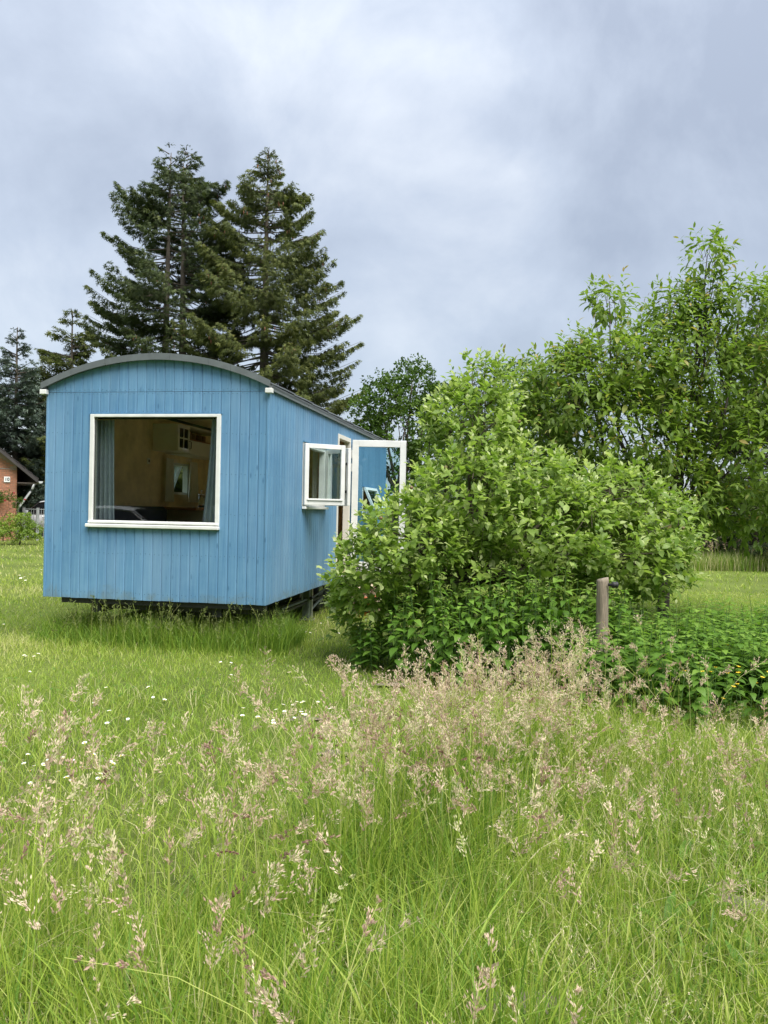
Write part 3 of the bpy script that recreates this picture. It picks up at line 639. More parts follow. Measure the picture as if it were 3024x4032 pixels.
ib(o_).tube([(o_[0] + .05, o_[1], o_[2] + .15), (o_[0] + .085, o_[1] + .02, o_[2] + .15), (o_[0] + .09, o_[1] + .02, o_[2] + .06), (o_[0] + .05, o_[1], o_[2] + .04)], .009, 6).build('handle', M['blackiron'], fp)
o_ = (IL + .4, 1.6, FZ); c = inside('sofa', 'long navy sofa standing along the clay wall', 'sofa', o_)
ib(o_).box(IL + .03, IL + .80, .85, 2.38, FZ + .06, FZ + .42, .05).build('seat', M['navy'], c)
ib(o_).box(IL + .03, IL + .24, .85, 2.38, FZ + .425, 1.49, .05).build('backrest', M['navy'], c)
for y in (.62, 2.385): ib(o_).box(IL + .03, IL + .80, y, y + .20, FZ + .06, FZ + .62, .04).build('armrest', M['navy'], c)
for x, y in ((IL + .08, .7), (IL + .72, .7), (IL + .08, 2.5), (IL + .72, 2.5)): ib(o_).box(x, x + .04, y, y + .04, FZ, FZ + .059).build('leg', M['blackiron'], c)
o_ = (IL + .75, 2.05, FZ); c = inside('armchair', 'dark navy chair in front of the kitchen drawers', 'chair', o_)
ib(o_).box(IL + .86, IL + 1.36, 1.50, 2.05, FZ + .36, FZ + .48, .03).build('seat', M['navy'], c)
ib(o_).box(IL + .86, IL + 1.34, 2.06, 2.18, FZ + .40, 1.47, .045).build('backrest', M['navy'], c)
for x in (IL + .88, IL + 1.30):
    for y in (1.53, 2.0): ib(o_).box(x, x + .035, y, y + .035, FZ, FZ + .359).build('leg', M['blackiron'], c)
o_ = (IL + .01, 2.24, 2.09); c = inside('light_switch', 'small cream switch plate with dark rocker on the clay wall', 'switch', o_)
ib(o_).box(IL + .001, IL + .012, 2.20, 2.28, 2.06, 2.14, .003).build('plate', M['cab'], c); ib(o_).box(IL + .0125, IL + .018, 2.225, 2.255, 2.085, 2.12, .002).build('rocker', M['blackiron'], c)
# long curtain in the doorway, visible past the open sashes
curtain_y2 = curtain('curtain', 'cream curtain hanging inside the open side window', -.20, -.13, 2.5, .8, 2.42, .03, 3, M['sheer'], 'curtains inside the wagon', .0, 5)

# ------------------------------------------------------------------ small things by the wagon
fpot = empty('flower_pot', wl(.45, 3.05, 0)); tag(fpot, 'terracotta pot on the grass beside the wagon, half behind the apple tree', 'pot')
MB().lathe([(.10, 0), (.145, .26), (.165, .26), (.17, .31), (.15, .31), (.13, .26)], k=24).build('pot', M['terra'], fpot, True); MB().lathe([(.001, .27), (.135, .275), (.001, .285)], k=20).build('soil', M['soil'], fpot)
steps = empty('wooden_steps', wl(.40, 3.48, 0), -WA); tag(steps, 'short weathered pine steps below the wagon door', 'steps')
for i, (x, z) in enumerate(((-.20, .40), (.08, .22))):
    for k in range(2): MB().box(x + .13 * k, x + .13 * k + .12, -.42, .42, z - .035, z, .004).build('tread', M['pine'], steps)
for y in (-.38, .34): MB().prism([(-.22, 0), (.36, 0), (.36, .18), (.10, .18), (.10, .362), (-.22, .362)], 'y', y, y + .04).build('stringer', M['pine'], steps)
post = empty('fence_post', (1.79, 6.6, 0)); tag(post, 'grey weathered wooden fence post standing in the nettles', 'post')
pm = MB(); prof = []
k = 14; vs_ = []
for j, z in enumerate((-.02, .2, .5, .8, .955, .98)):
    for i in range(k):
        w = 2 * math.pi * i / k; r = .045 * (1 + .10 * math.sin(3 * w + 1) + .05 * math.sin(5 * w + z)) * (.93 if j == 5 else 1)
        vs_.append((r * math.cos(w) - .006 * (z - .5), r * math.sin(w), z + (.012 * math.cos(w) if j == 5 else 0)))
pm.add(vs_, [(a * k + i, a * k + (i + 1) % k, (a + 1) * k + (i + 1) % k, (a + 1) * k + i) for a in range(5) for i in range(k)] + [tuple(range(5 * k, 6 * k))])
pm.build('shaft', M['post'], post, True)
ins = MB().lathe([(.012, 0), (.012, .03), (.026, .032), (.028, .05), (.02, .055), (.028, .062), (.024, .078), (.001, .08)], (.03, -.045, .935), 12, 'x').build('insulator', M['black'], post, True)

# ------------------------------------------------------------------ vegetation templates
def leaf_tpl(w, fold=.18, curl=.22, stations=((.28, .82), (.62, .92)), serr=0):
    """leaf of unit length lying along 'along', folded at the midrib and curling down at the tip"""
    V = [(0, 0, 0)]; 
    for a, q in stations:
        zc = -curl * a * a; V += [(a, w * .5 * q, zc + fold * w * .5 * q), (a, 0, zc), (a, -w * .5 * q, zc + fold * w * .5 * q)]
    V.append((1, 0, -curl)); n = len(stations)
    T_ = [(0, 2, 1), (0, 3, 2)]; Q = []
    for i in range(n - 1):
        b = 1 + 3 * i; Q += [(b, b + 1, b + 4, b + 3), (b + 1, b + 2, b + 5, b + 4)]
    b = 1 + 3 * (n - 1); T_ += [(b, b + 1, 3 * n + 1), (b + 1, b + 2, 3 * n + 1)]
    return np.array(V), [np.array(T_), np.array(Q)] if Q else [np.array(T_)]
def rand_dirs(n, g_=rg): return norm(g_.normal(size=(n, 3)))
def in_blobs(P, C, R, k=1.0):
    ok = np.zeros(len(P), bool)
    for c_, r_ in zip(C, R): ok |= (((P - c_) / (r_ * k)) ** 2).sum(1) < 1
    return ok
def pxblobs(lst):
    C, R = [], []
    for px, py, rx, ry, dep, rd in lst: C.append(at(px, py, dep)); R.append((rx * dep / F, rd, ry * dep / F))
    return np.array(C), np.array(R)
def shell_points(C, R, n, lo=.55, g_=rg):
    w = (R[:, 0] * R[:, 2] + R[:, 0] * R[:, 1] + R[:, 1] * R[:, 2]); w = w / w.sum()
    i = g_.choice(len(C), n, p=w); d = rand_dirs(n, g_); s = g_.uniform(lo ** 2, 1, n) ** .5
    return C[i] + R[i] * d * s[:, None], norm(d / R[i]), s
def limbs(mb, base, C, R, trunk_r, fork_z, g_, nsub=5, tip=.006, lean=(0, 0)):
    """trunk, one limb per blob, side branches inside each blob"""
    fork = np.array((base[0] + lean[0], base[1] + lean[1], fork_z))
    mid = (np.array(base) + fork) / 2 + np.array((.04, .03, 0))
    mb.tube([(base[0], base[1], base[2] - .05), mid, fork], [trunk_r * 1.25, trunk_r, trunk_r * .85], 9)
    for c_, r_ in zip(C, R):
        e = c_ + np.array((0, 0, .3)) * r_[2]; m1 = fork + (e - fork) * .5 + g_.normal(size=3) * .12 + np.array((0, 0, -.08)) * np.linalg.norm(e - fork)
        L_ = np.linalg.norm(e - fork); r0 = trunk_r * .45
        mb.tube([fork, fork + (m1 - fork) * .5, m1, m1 + (e - m1) * .55 + g_.normal(size=3) * .05, e], [r0, r0 * .85, r0 * .62, r0 * .4, tip], 6)
        for _ in range(nsub):
            d_ = rand_dirs(1, g_)[0]; d_[2] = abs(d_[2]) * .7 + .1; s_ = m1 + (e - m1) * g_.uniform(.0, .9); t_ = c_ + r_ * d_ * .88
            q_ = (s_ + t_) / 2 + g_.normal(size=3) * .06
            mb.tube([s_, q_, t_], [r0 * .3, r0 * .2, tip * .6], 5)
def broadleaf(name, label, cat_label, base, C, R, tpl, faces, lm, bark, nshoot, per, size, shoot_len, up, trunk_r, fork_z, seed, droop=0.0, light=1.0, ntop=300, tiptint=1.0, lo=.5, parent_leaf=True, nsub=5, keep=None, tbase=.34):
    g_ = np.random.default_rng(seed)
    root = empty(name, tuple(base)); tag(root, label, cat_label); root['group'] = 'trees and shrubs' if False else root.get('group', '') or ''
    if 'group' in root and not root['group']: del root['group']
    mb = MB(tuple(base)); limbs(mb, base, C, R, trunk_r, fork_z, g_, nsub)
    P, Nd, s = shell_points(C, R, nshoot, lo, g_)
    ok = (P[:, 2] > .12)
    if keep is not None: ok &= keep(P)
    P, Nd, s = P[ok], Nd[ok], s[ok]; n = len(P)
    inner = in_blobs(P, C, R, .62)          # covered by other blobs: fewer shoots deep inside
    ok = ~inner | (g_.random(n) < .35); P, Nd, s = P[ok], Nd[ok], s[ok]; n = len(P)
    sdir = norm(Nd * .8 + np.array((0, 0, up)) + g_.normal(size=(n, 3)) * .35)
    ln = shoot_len * g_.uniform(.6, 1.5, n)
    for i in range(0, n, 3):
        mb.add([P[i] - sdir[i] * ln[i] * .6 + (.004, 0, 0), P[i] - sdir[i] * ln[i] * .6 - (.004, 0, 0), P[i] + sdir[i] * ln[i]], [(0, 1, 2)])
    mb.build('trunk', bark, root, True)
    t = np.tile(np.linspace(.05, 1, per), (n, 1)) ; az = np.arange(per)[None] * 2.4 + g_.uniform(0, 6.28, (n, 1))
    a = norm(np.cross(sdir, np.array((.3, .2, .93)))); b = np.cross(sdir, a)
    LP = P[:, None] + sdir[:, None] * (ln[:, None] * t)[..., None]
    spread = (1.15 - .75 * t)[..., None]
    LD = sdir[:, None] * (.35 + .7 * t)[..., None] + (a[:, None] * np.cos(az)[..., None] + b[:, None] * np.sin(az)[..., None]) * spread
    LD[..., 2] -= droop * (1.15 - .5 * t)
    LD = norm(LD + g_.normal(size=LD.shape) * .18)
    LN = np.array((0, 0, 1.0)) + sdir[:, None] * .35 + g_.normal(size=LD.shape) * .35
    SZ = size * (1.08 - .5 * t ** 2) * g_.uniform(.5, 1.3, t.shape)
    hgt = (LP[..., 2] - LP[..., 2].min()) / np.ptp(LP[..., 2])
    TI = tbase + .30 * g_.random(t.shape) + light * .22 * g_.random((n, 1)) + tiptint * .42 * np.clip(t - .62, 0, 1) * 2.0 * (.4 + .9 * g_.random(t.shape))
    LP, LD, LN, SZ, TI = LP.reshape(-1, 3), LD.reshape(-1, 3), LN.reshape(-1, 3), SZ.ravel(), np.clip(TI.ravel(), 0, 1)
    odd = g_.random(len(TI)) < .02; TI[odd] = g_.uniform(.9, 1, odd.sum())
    ok = LP[:, 2] > .05; LP, LD, LN, SZ, TI = LP[ok], LD[ok], LN[ok], SZ[ok], TI[ok]
    d_ = np.linalg.norm(LP - np.array((0, 0, H)), axis=1); big = np.argsort(d_ / SZ)[:ntop] if ntop else np.array([], int)
    rest = np.setdiff1d(np.arange(len(LP)), big)
    me = scatter(tpl, faces, LP[rest] - np.array(base), LD[rest], LN[rest], SZ[rest], TI[rest], 'crown', lm)
    cr = link('crown', me, root)
    if ntop: tag(cr, kind='stuff')
    shared = [np_mesh('leaf', tpl, faces, np.full(len(tpl), q), lm) for q in (.25, .4, .55, .75, .95)]
    for i in big:
        o = link('leaf', shared[int(min(4, TI[i] * 5))], root); o.matrix_local = basis(LP[i] - np.array(base), LD[i], LN[i], SZ[i])
    return root
APL, APF = leaf_tpl(.56, .25, .25); CHL, CHF = leaf_tpl(.40, .22, .35); OKL, OKF = leaf_tpl(.7, .2, .1, ((.45, 1),))

# apple tree beside the wagon
aC, aR = pxblobs([(1460, 2270, 150, 150, 7.9, .6), (1620, 2150, 210, 170, 7.9, .8), (1840, 1985, 220, 200, 8.2, .9), (1860, 1720, 175, 190, 8.8, .7), (1910, 1550, 125, 110, 8.9, .42), (1780, 1660, 100, 95, 8.9, .42),
                  (2060, 1930, 190, 160, 8.4, .8), (2150, 2090, 270, 190, 8.0, .85), (2410, 1980, 165, 140, 8.5, .65), (2570, 2090, 150, 150, 8.3, .65), (2440, 2200, 230, 150, 8.1, .7), (1430, 2400, 110, 140, 8.0, .45), (2590, 2260, 120, 100, 8.0, .45), (1980, 2300, 420, 200, 8.0, .6)])
broadleaf('apple_tree', 'low spreading apple tree with pale shoot tips in front of the wagon', 'tree', (.85, 8.35, 0), aC, aR, APL, APF, M['leaf_apple'], M['bark'], 3100, 9, .092, .17, .75, .075, .75, 3, .05, tiptint=1.4, lo=.55)
# cherry tree on the right
cC, cR = pxblobs([(2420, 1720, 300, 230, 11.5, 1.3), (2230, 1580, 190, 180, 11.3, 1.0), (2110, 1700, 130, 150, 11.6, .9), (2420, 1480, 210, 150, 11.4, 1.0), (2650, 1420, 230, 190, 11.8, 1.1), (2400, 1200, 80, 50, 11.5, .4), (2650, 1240, 75, 95, 11.6, .4), (2785, 1030, 65, 95, 11.6, .3), (2780, 1200, 80, 85, 11.6, .4),
                  (2920, 1200, 105, 85, 11.4, .45), (2820, 1560, 240, 230, 11.9, 1.2), (2960, 1830, 230, 200, 11.4, 1.2), (2620, 1960, 300, 150, 11.7, 1.2), (2880, 2020, 220, 100, 11.5, .8), (2300, 1900, 220, 130, 11.7, 1.0), (3080, 1450, 160, 250, 11.6, 1.0), (2280, 1400, 70, 50, 11.3, .35), (2060, 1560, 100, 100, 11.5, .6)])
broadleaf('cherry_tree', 'tall loose cherry tree with long drooping leaves behind the apple tree', 'tree', (4.0, 11.6, 0), cC, cR, CHL, CHF, M['leaf_cherry'], M['cbark'], 3900, 9, .132, .24, .8, .075, 1.15, 4, .38, lo=.6, light=.9, tiptint=.7, tbase=.43)
for i, (px, py, dp) in enumerate(((2655, 2235, 7.6), (2668, 2243, 7.6), (2690, 2080, 7.8), (1755, 1840, 7.5), (1500, 2040, 7.3), (1620, 1920, 7.4), (2045, 1660, 8.4))):
    o = MB().lathe([(.003, -.016), (.012, -.014), (.0175, 0), (.014, .012), (.004, .014), (.002, .022)], k=10).build('young_apple', M['apple'], None, True); o.location = at(px, py, dp)
    tag(o, 'small reddish unripe apple hanging in the apple tree', 'apple', 'young apples in the apple tree')

# nettles
NTL, NTF = leaf_tpl(.58, .15, .45, ((.12, .85), (.38, 1.0), (.7, .55)))
def nettle_variants():
    out = []
    for q in range(7):
        g_ = np.random.default_rng(50 + q); h = 1.0; P, D, NN, S_, T_ = [], [], [], [], []
        pairs = 11; bend = g_.normal(size=2) * .05
        for k in range(pairs):
            z = .18 + .80 * k / (pairs - 1); a = k * math.pi / 2 + g_.normal() * .25
            for s in (0, math.pi):
                w = a + s + g_.normal() * .15; el = -.15 + .55 * (k / pairs) ** 3 + g_.normal() * .12
                P.append((bend[0] * z * z, bend[1] * z * z, z * h)); D.append((math.cos(w) * math.cos(el), math.sin(w) * math.cos(el), math.sin(el)))
                NN.append((.1 * g_.normal(), .1 * g_.normal(), 1)); S_.append((.125 - .075 * (k / pairs) ** 2.5) * g_.uniform(.8, 1.15)); T_.append(np.clip(.26 + .38 * g_.random() + .38 * (k / pairs) ** 3, 0, 1))
        P = np.array(P); D = np.array(D); me = scatter(NTL, NTF, P + D * .015, D, np.array(NN), S_, np.array(T_), 'foliage', M['leaf_nettle'])
        st = MB().tube([(0, 0, -.02), (bend[0] * .25, bend[1] * .25, .5), (bend[0], bend[1], .99)], [.005, .004, .002], 5)
        sm = bpy.data.meshes.new('nettle_plant'); sm.from_pydata(st.v, [], st.f); sm.materials.append(M['stem']); out.append((sm, me))
    return out
M['stem'] = mat('green_stem', (.07, .14, .03), .6, .2, 20)
nv = nettle_variants(); cnt = 0; g_ = np.random.default_rng(5)
def nettle(x, y, h):
    global cnt
    sm, me = nv[cnt % 7]; cnt += 1
    o = link('nettle_plant', sm); o.location = (x, y, 0); k = h; wd = .75 + .35 * g_.random() if h > .6 else .9
    o.scale = (wd, wd, k); o.rotation_euler = (g_.normal() * .07, g_.normal() * .07, g_.uniform(0, 6.28))
    f = link('foliage', me, o)
    return o
tall = []
for _ in range(4000):
    if len(tall) >= 185: break
    s = g_.uniform(-.03, .40); y = g_.uniform(6.75, 8.0); x = s * y
    if abs(x - 1.79) < .16 and y < 6.75: continue
    yf = np.interp(s, [-.03, .02, .1, .2, .28, .4], [7.5, 7.0, 6.75, 6.7, 6.75, 6.9])
    if y < yf or any((x - a) ** 2 + (y - b) ** 2 < .075 ** 2 for a, b, _h in tall): continue
    hh = np.interp(s, [-.03, 0, .06, .15, .25, .32, .4], [.45, .75, .95, 1.02, .95, .75, .6]) * g_.uniform(.82, 1.1) * np.interp(y - yf, [0, .35], [.78, 1])
    tall.append((x, y, hh))
for x, y, h in tall:
    tag(nettle(x, y, h), 'tall stinging nettle in the dense patch under the apple tree', 'nettle', 'tall nettles under the apple tree')
low = [(1.5 + .09 * (i % 8) + g_.normal() * .03, 6.02 + .19 * (i // 8) + g_.normal() * .03, .52 + .1 * g_.random()) for i in range(20)]
for _ in range(5000):
    if len(low) >= 112: break
    s = g_.uniform(.22, .53); y = g_.uniform(5.5, 9.0); x = s * y
    yf = np.interp(s, [.2, .28, .36, .45, .55], [6.2, 5.9, 5.6, 5.5, 5.6]); yb = np.interp(s, [.2, .3, .4, .55], [6.7, 7.2, 8.6, 9.0])
    if y < yf or y > yb or math.hypot(x - 1.79, y - 6.6) < .14 or any((x - a) ** 2 + (y - b) ** 2 < .09 ** 2 for a, b, _h in low): continue
    low.append((x, y, g_.uniform(.38, .62)))
for x, y, h in low:
    tag(nettle(x, y, h * np.interp(x / y, [.25, .32], [1.0, 1.2])), 'knee-high nettle in the loose patch right of the fence post', 'nettle', 'low nettles right of the post')

# the nettles further back merge into one mass
def nettle_bulk(pts):
    Vs, Fl3, Fl4, T_ = [], [], [], []; off = 0; cache = []
    for sm, me in nv:
        v = np.empty(len(me.vertices) * 3, np.float32); me.vertices.foreach_get('co', v); t_ = np.empty(len(me.vertices), np.float32); me.attributes['tint'].data.foreach_get('value', t_)
        ps = [tuple(p.vertices) for p in me.polygons]; cache.append((v.reshape(-1, 3), t_, np.array([p for p in ps if len(p) == 3]), np.array([p for p in ps if len(p) == 4])))
    for i, (x, y, h) in enumerate(pts):
        v, t_, f3, f4 = cache[i % 7]; a = g_.uniform(0, 6.283); c_, s_ = math.cos(a), math.sin(a)
        Vs.append(np.stack([x + (v[:, 0] * c_ - v[:, 1] * s_), y + (v[:, 0] * s_ + v[:, 1] * c_), v[:, 2] * h], 1)); T_.append(np.clip(t_ + g_.normal() * .08, 0, 1)); Fl3.append(f3 + off); Fl4.append(f4 + off); off += len(v)
    return np_mesh('nettle_patch', np.concatenate(Vs), [np.concatenate(Fl3), np.concatenate(Fl4)], np.concatenate(T_), M['leaf_nettle'])
bulk = []
for _ in range(420):
    s_ = g_.uniform(.24, .58); y = g_.uniform(6.2, 11.0); x = s_ * y
    if y > np.interp(s_, [.24, .32, .40, .58], [7.0, 8.5, 10.3, 11.0]) or math.hypot(x - 1.79, y - 6.6) < .16: continue
    bulk.append((x, y, g_.uniform(.28, .62)))
tag(link('nettle_patch', nettle_bulk(bulk)), 'mass of lower nettles spreading right behind the fence post', 'nettles', kind='stuff')

# ------------------------------------------------------------------ conifers
SPV, SPF = [], []
def _spray():
    V = [(0, .045, 0), (0, -.045, 0), (1, 0, -.05)]; T_ = [(0, 1, 2)]
    for a, ss in ((.10, (1,)), (.20, (-1,)), (.38, (1,)), (.50, (-1,))):
        for s in ss:
            n = len(V); l = .40 * (1 - .55 * a); V += [(a - .10, 0, 0), (a + .13, 0, 0), (a + .24, s * l, -.06)]; T_.append((n, n + 1, n + 2) if s > 0 else (n + 1, n, n + 2))
    return np.array(V, float), [np.array(T_)]
SPV, SPF = _spray()
def conifer(name, label, x, y, h, prof, z_lo, trunks, lm, seed, per_m=26, whorl=.42, size=.5, inner=.25, hang=.7, cones=0, nb=6, asym=None):
    """prof: (metres below the top, crown radius)"""
    g_ = np.random.default_rng(seed); root = empty(name, (x, y, 0)); tag(root, label, 'tree')
    tr = MB((x, y, 0)); bm_ = MB((x, y, 0)); P, D, NN, S_, T_ = [], [], [], [], []
    for (dx, dy, th, r) in trunks:
        tr.tube([(x + dx, y + dy, -.1), (x + dx, y + dy, th * .5), (x + dx * .7, y + dy, th)], [r, r * .62, .02], 9)
    d = .15; pd, pr = zip(*prof); cpos = []
    while h - d > z_lo:
        z = h - d; Rm = np.interp(d, pd, pr)
        for k in range(nb if Rm > 1 else 4):
            az = g_.uniform(0, 6.283); L_ = Rm * g_.uniform(.68, 1.08)
            if asym: L_ *= asym(az, d)
            if g_.random() < .03: L_ *= 1.1
            t0 = trunks[g_.integers(len(trunks))]
            o_ = np.array((x + t0[0], y + t0[1], z + g_.uniform(-.2, .2))); hd = np.array((math.cos(az), math.sin(az), 0)); lat = np.array((-hd[1], hd[0], 0))
            sl = np.interp(d, [0, 2, 5, 14], [.9, .35, .0, -.22]); cv = .22 if d > 3 else -.05
            bp = lambda s: o_ + hd * L_ * s + np.array((0, 0, 1)) * L_ * (sl * s - .22 * s * (1 - s) + cv * s ** 3)
            bm_.tube([bp(0), bp(.35), bp(.7), bp(1)], [.035 + .004 * L_, .024, .014, .006], 4, False)
            n = max(5, int(per_m * L_))
            s = g_.uniform(inner, 1, n) ** .8; tl = g_.uniform(-1, 1, n); wdt = (.30 * L_ * (1 - s) + .22)
            b = o_ + hd * (L_ * s)[:, None]; b[:, 2] += L_ * (sl * s - .22 * s * (1 - s) + cv * s ** 3)
            b = b + lat * (tl * wdt)[:, None]; b[:, 2] -= np.abs(tl) * wdt * .28
            dd = hd * (.6 + .3 * s)[:, None] + lat * (tl * .9)[:, None] + g_.normal(size=(n, 3)) * .25
            dd[:, 2] -= hang * g_.uniform(.2, 1.5, n) * np.interp(d, [0, 3], [.1, 1])
            P.append(b); D.append(dd); NN.append(np.array((0, 0, 1.0)) + g_.normal(size=(n, 3)) * .8); S_.append(size * g_.uniform(.6, 1.25, n) * np.interp(Rm, [0, 2], [.6, 1]))
            T_.append(np.clip(.15 + .45 * g_.random(n) + .38 * np.clip(s - .55, 0, 1) * g_.random(n) * 2 + .2 * (g_.random() - .5), 0, .92) + 0)
            if cones and d > .6 and g_.random() < cones:
                for _ in range(3): cpos.append(bp(g_.uniform(.75, 1)) + g_.normal(size=3) * .15 - np.array((0, 0, .15)))
        d += whorl * g_.uniform(.8, 1.2)
    tr.build('trunk', M['sbark'], root, True); bm_.build('branch', M['sbark'], root, False)
    P, D, NN, S_, T_ = map(np.concatenate, (P, D, NN, S_, T_))
    tag(link('crown', scatter(SPV, SPF, P - np.array((x, y, 0)), D, NN, S_, T_, 'crown', lm), root), kind='stuff')
    if cpos:
        cm = MB((x, y, 0))
        for p in cpos: cm.tube([p, p - np.array((0, 0, .09)), p - np.array((0, 0, .19))], [.012, .035, .008], 5)
        tag(cm.build('cones', M['cone'], root), kind='stuff')
    return root
conifer('spruce_tree', 'tall dark spruce with two bare stems, left of the pair behind the wagon', -11.65, 44, 21.0, [(0, .1), (.5, .55), (1.4, 1.15), (2, 1.7), (3.4, 2.6), (5.3, 3.4), (7.3, 3.95), (9, 4.2), (14, 4.5), (20, 4.3)], 2.0,
        [(-.35, 0, 20.6, .30), (.50, .3, 20.2, .32)], M['leaf_spruce'], 21, 46, .33, .34, .34, .8, .07, nb=7)
conifer('spruce_tree', 'broad olive spruce with drooping sprays and cones, right of the pair', -6.5, 43, 20.3, [(0, .1), (.7, .65), (1.6, 1.35), (2.5, 2.0), (4, 2.8), (5.3, 3.3), (7, 3.8), (8.3, 4.5), (11, 5.1), (12.5, 5.4), (20, 5.0)], 1.5,
        [(0, 0, 20.3, .36)], M['leaf_spruce2'], 22, 42, .37, .35, .31, 1.15, .18, nb=7)
conifer('spruce_tree', 'shorter green spruce standing left of the two tall spruces', -15.9, 41, 11.3, [(0, .1), (1, .7), (2.5, 1.5), (5, 2.3), (8, 2.9), (11, 3.2)], .8, [(0, 0, 11.2, .2)], M['leaf_spruce2'], 23, 42, .40, .42, .15, .4)
conifer('blue_spruce', 'blue green spruce behind the brick house at the left edge', -17.3, 38, 9.6, [(0, .1), (1, .6), (3, 1.5), (6, 2.6), (9.5, 3.3)], .4, [(0, 0, 9.5, .18)], M['leaf_bluespruce'], 24, 56, .28, .34, .08, .15)
conifer('spruce_tree', 'dark low-branched spruce between the house and the wagon', -14.6, 38.5, 7.2, [(0, .1), (1, .8), (3, 1.9), (7, 3.0)], .2, [(0, 0, 7.1, .16)], M['leaf_spruce2'], 25, 56, .28, .36, .08, .5)
conifer('spruce_tree', 'spruce behind the cherry tree at the right edge of the view', 10.9, 24, 7.6, [(0, .1), (1, .7), (3, 1.5), (7, 2.3)], .3, [(0, 0, 7.5, .15)], M['leaf_spruce'], 26, 30, .34, .38, .12, .6)
conifer('spruce_tree', 'slim far spruce whose tip shows above the apple tree', 4.85, 46, 9.8, [(0, .1), (1.5, .6), (5, 1.5), (9, 2)], .3, [(0, 0, 9.7, .15)], M['leaf_spruce'], 27, 22, .45, .42, .12, .4)

# ------------------------------------------------------------------ broadleaf trees and shrubs behind
def clump_tpl(seed, n=9, r=.55):
    g_ = np.random.default_rng(seed); V, T_ = [], []
    for k in range(n):
        c_ = rand_dirs(1, g_)[0] * r * g_.random() ** .5; d_ = rand_dirs(1, g_)[0]; s_ = norm(np.cross(d_, rand_dirs(1, g_)[0])); l = .42 * g_.uniform(.7, 1.2); b = len(V)
        V += [c_ - d_ * l * .5, c_ + s_ * l * .33, c_ + d_ * l * .5, c_ - s_ * l * .33]; T_.append((b, b + 1, b + 2, b + 3))
    return np.array(V), [np.array(T_)]
CLV, CLF = clump_tpl(1)
def far_tree(name, label, cat, base, C, R, lm, n, size, seed, trunk_r, fork_z, bark=None, lo=.5, light=.5):
    g_ = np.random.default_rng(seed); root = empty(name, tuple(base)); tag(root, label, cat); mb = MB(tuple(base)); limbs(mb, base, C, R, trunk_r, fork_z, g_, 4, .015)
    mb.build('trunk', bark or M['bark'], root, True)
    P, Nd, s = shell_points(C, R, n, lo, g_); P = P + g_.normal(size=P.shape) * size * .35; ok = (P[:, 2] > .1) & (~in_blobs(P, C, R, .55)); P = P[ok]; n = len(P)
    # uneven: clumps gather
    k = vnoise(P[:, 0] + P[:, 1] * .5, P[:, 2], seed, 1.1) ; ok = g_.random(n) < np.clip((k - .18) * 2.4, .12, 1); P = P[ok]; n = len(P)
    TI = np.clip(.1 + .5 * g_.random(n) + light * (vnoise(P[:, 0], P[:, 2] + P[:, 1], seed + 3, 1.6) - .4), 0, 1)
    tag(link('crown', scatter(CLV, CLF, P - np.array(base), rand_dirs(n, g_), rand_dirs(n, g_), size * g_.uniform(.6, 1.3, n), TI, 'crown', lm), root), kind='stuff')
    return root
def W3(*a): return np.array(a, float)
def blobs(lst): return np.array([b[:3] for b in lst], float), np.array([b[3:] for b in lst], float)
C_, R_ = blobs([(-.2, 38, 6.6, 1.7, 1.6, 1.3), (1.2, 38.5, 7.4, 1.3, 1.4, 1.3), (-1.2, 38, 4.6, 1.4, 1.5, 1.2), (1.0, 38, 5.3, 2.0, 1.8, 1.4), (2.3, 38.5, 6.9, .9, 1.0, .7), (.2, 37.6, 3.2, 2.3, 1.8, 1.3), (2.3, 38, 4.0, 1.6, 1.6, 1.4)])
far_tree('oak_tree', 'dark green oak just right of the spruces, behind the wagon roof', 'tree', (.6, 38.2, 0), C_, R_, M['leaf_oak'], 3300, .36, 31, .22, 2.4, lo=.35)
C_, R_ = blobs([(6.6, 40, 7.6, 1.7, 1.8, 1.5), (8.2, 40, 6.6, 1.6, 1.8, 1.5), (5.2, 40, 6.0, 1.6, 1.8, 1.4), (7.0, 40, 4.6, 2.6, 2.0, 1.8), (4.4, 40, 3.6, 1.8, 1.8, 1.6)])
far_tree('oak_tree', 'rounded green oak behind the gap between apple and cherry tree', 'tree', (6.6, 40, 0), C_, R_, M['leaf_oak'], 3000, .38, 32, .24, 2.6)
for i, (x, y, w, h, lb) in enumerate(((2.6, 33, 2.6, 3.4, 'dark hazel bush seen past the open wagon door'), (5.0, 30, 2.4, 3.2, 'leafy bush right behind the apple tree crown'), (8.6, 29, 2.6, 3.0, 'mid green bush below the cherry tree branches'), (11.8, 28, 2.6, 2.7, 'bush behind the cherry trunk, right of the mid green one'),
                                      (14.4, 27, 2.4, 3.1, 'bush at the far right edge behind the meadow'), (-2.2, 35, 2.0, 3.4, 'dark bush behind the wagon below the spruces'), (17.5, 29, 3.0, 4.0, 'outermost right bush on the meadow edge'))):
    C_, R_ = blobs([(x - w * .4, y, h * .42, w * .55, 1.1, h * .42), (x + w * .4, y + .3, h * .48, w * .55, 1.1, h * .45), (x, y - .4, h * .68, w * .5, 1.0, h * .34), (x + w * .2, y - .8, h * .3, w * .6, .9, h * .3)])
    far_tree('bush', lb, 'bush', (x, y, 0), C_, R_, M['leaf_oak'], 1500, .32, 40 + i, .07, .7, light=.6)
C_, R_ = blobs([(-13.2, 29.2, .72, .60, .5, .38), (-12.85, 29.0, .85, .35, .4, .34), (-13.8, 29, .52, .45, .5, .3), (-12.5, 29.1, .50, .36, .45, .3), (-13.1, 28.9, .42, .7, .5, .25)])
far_tree('yellow_shrub', 'yellow green shrub on the lawn in front of the brick house', 'shrub', (-13.05, 29.1, 0), C_, R_, M['leaf_shrub'], 800, .15, 60, .03, .25, lo=.3)
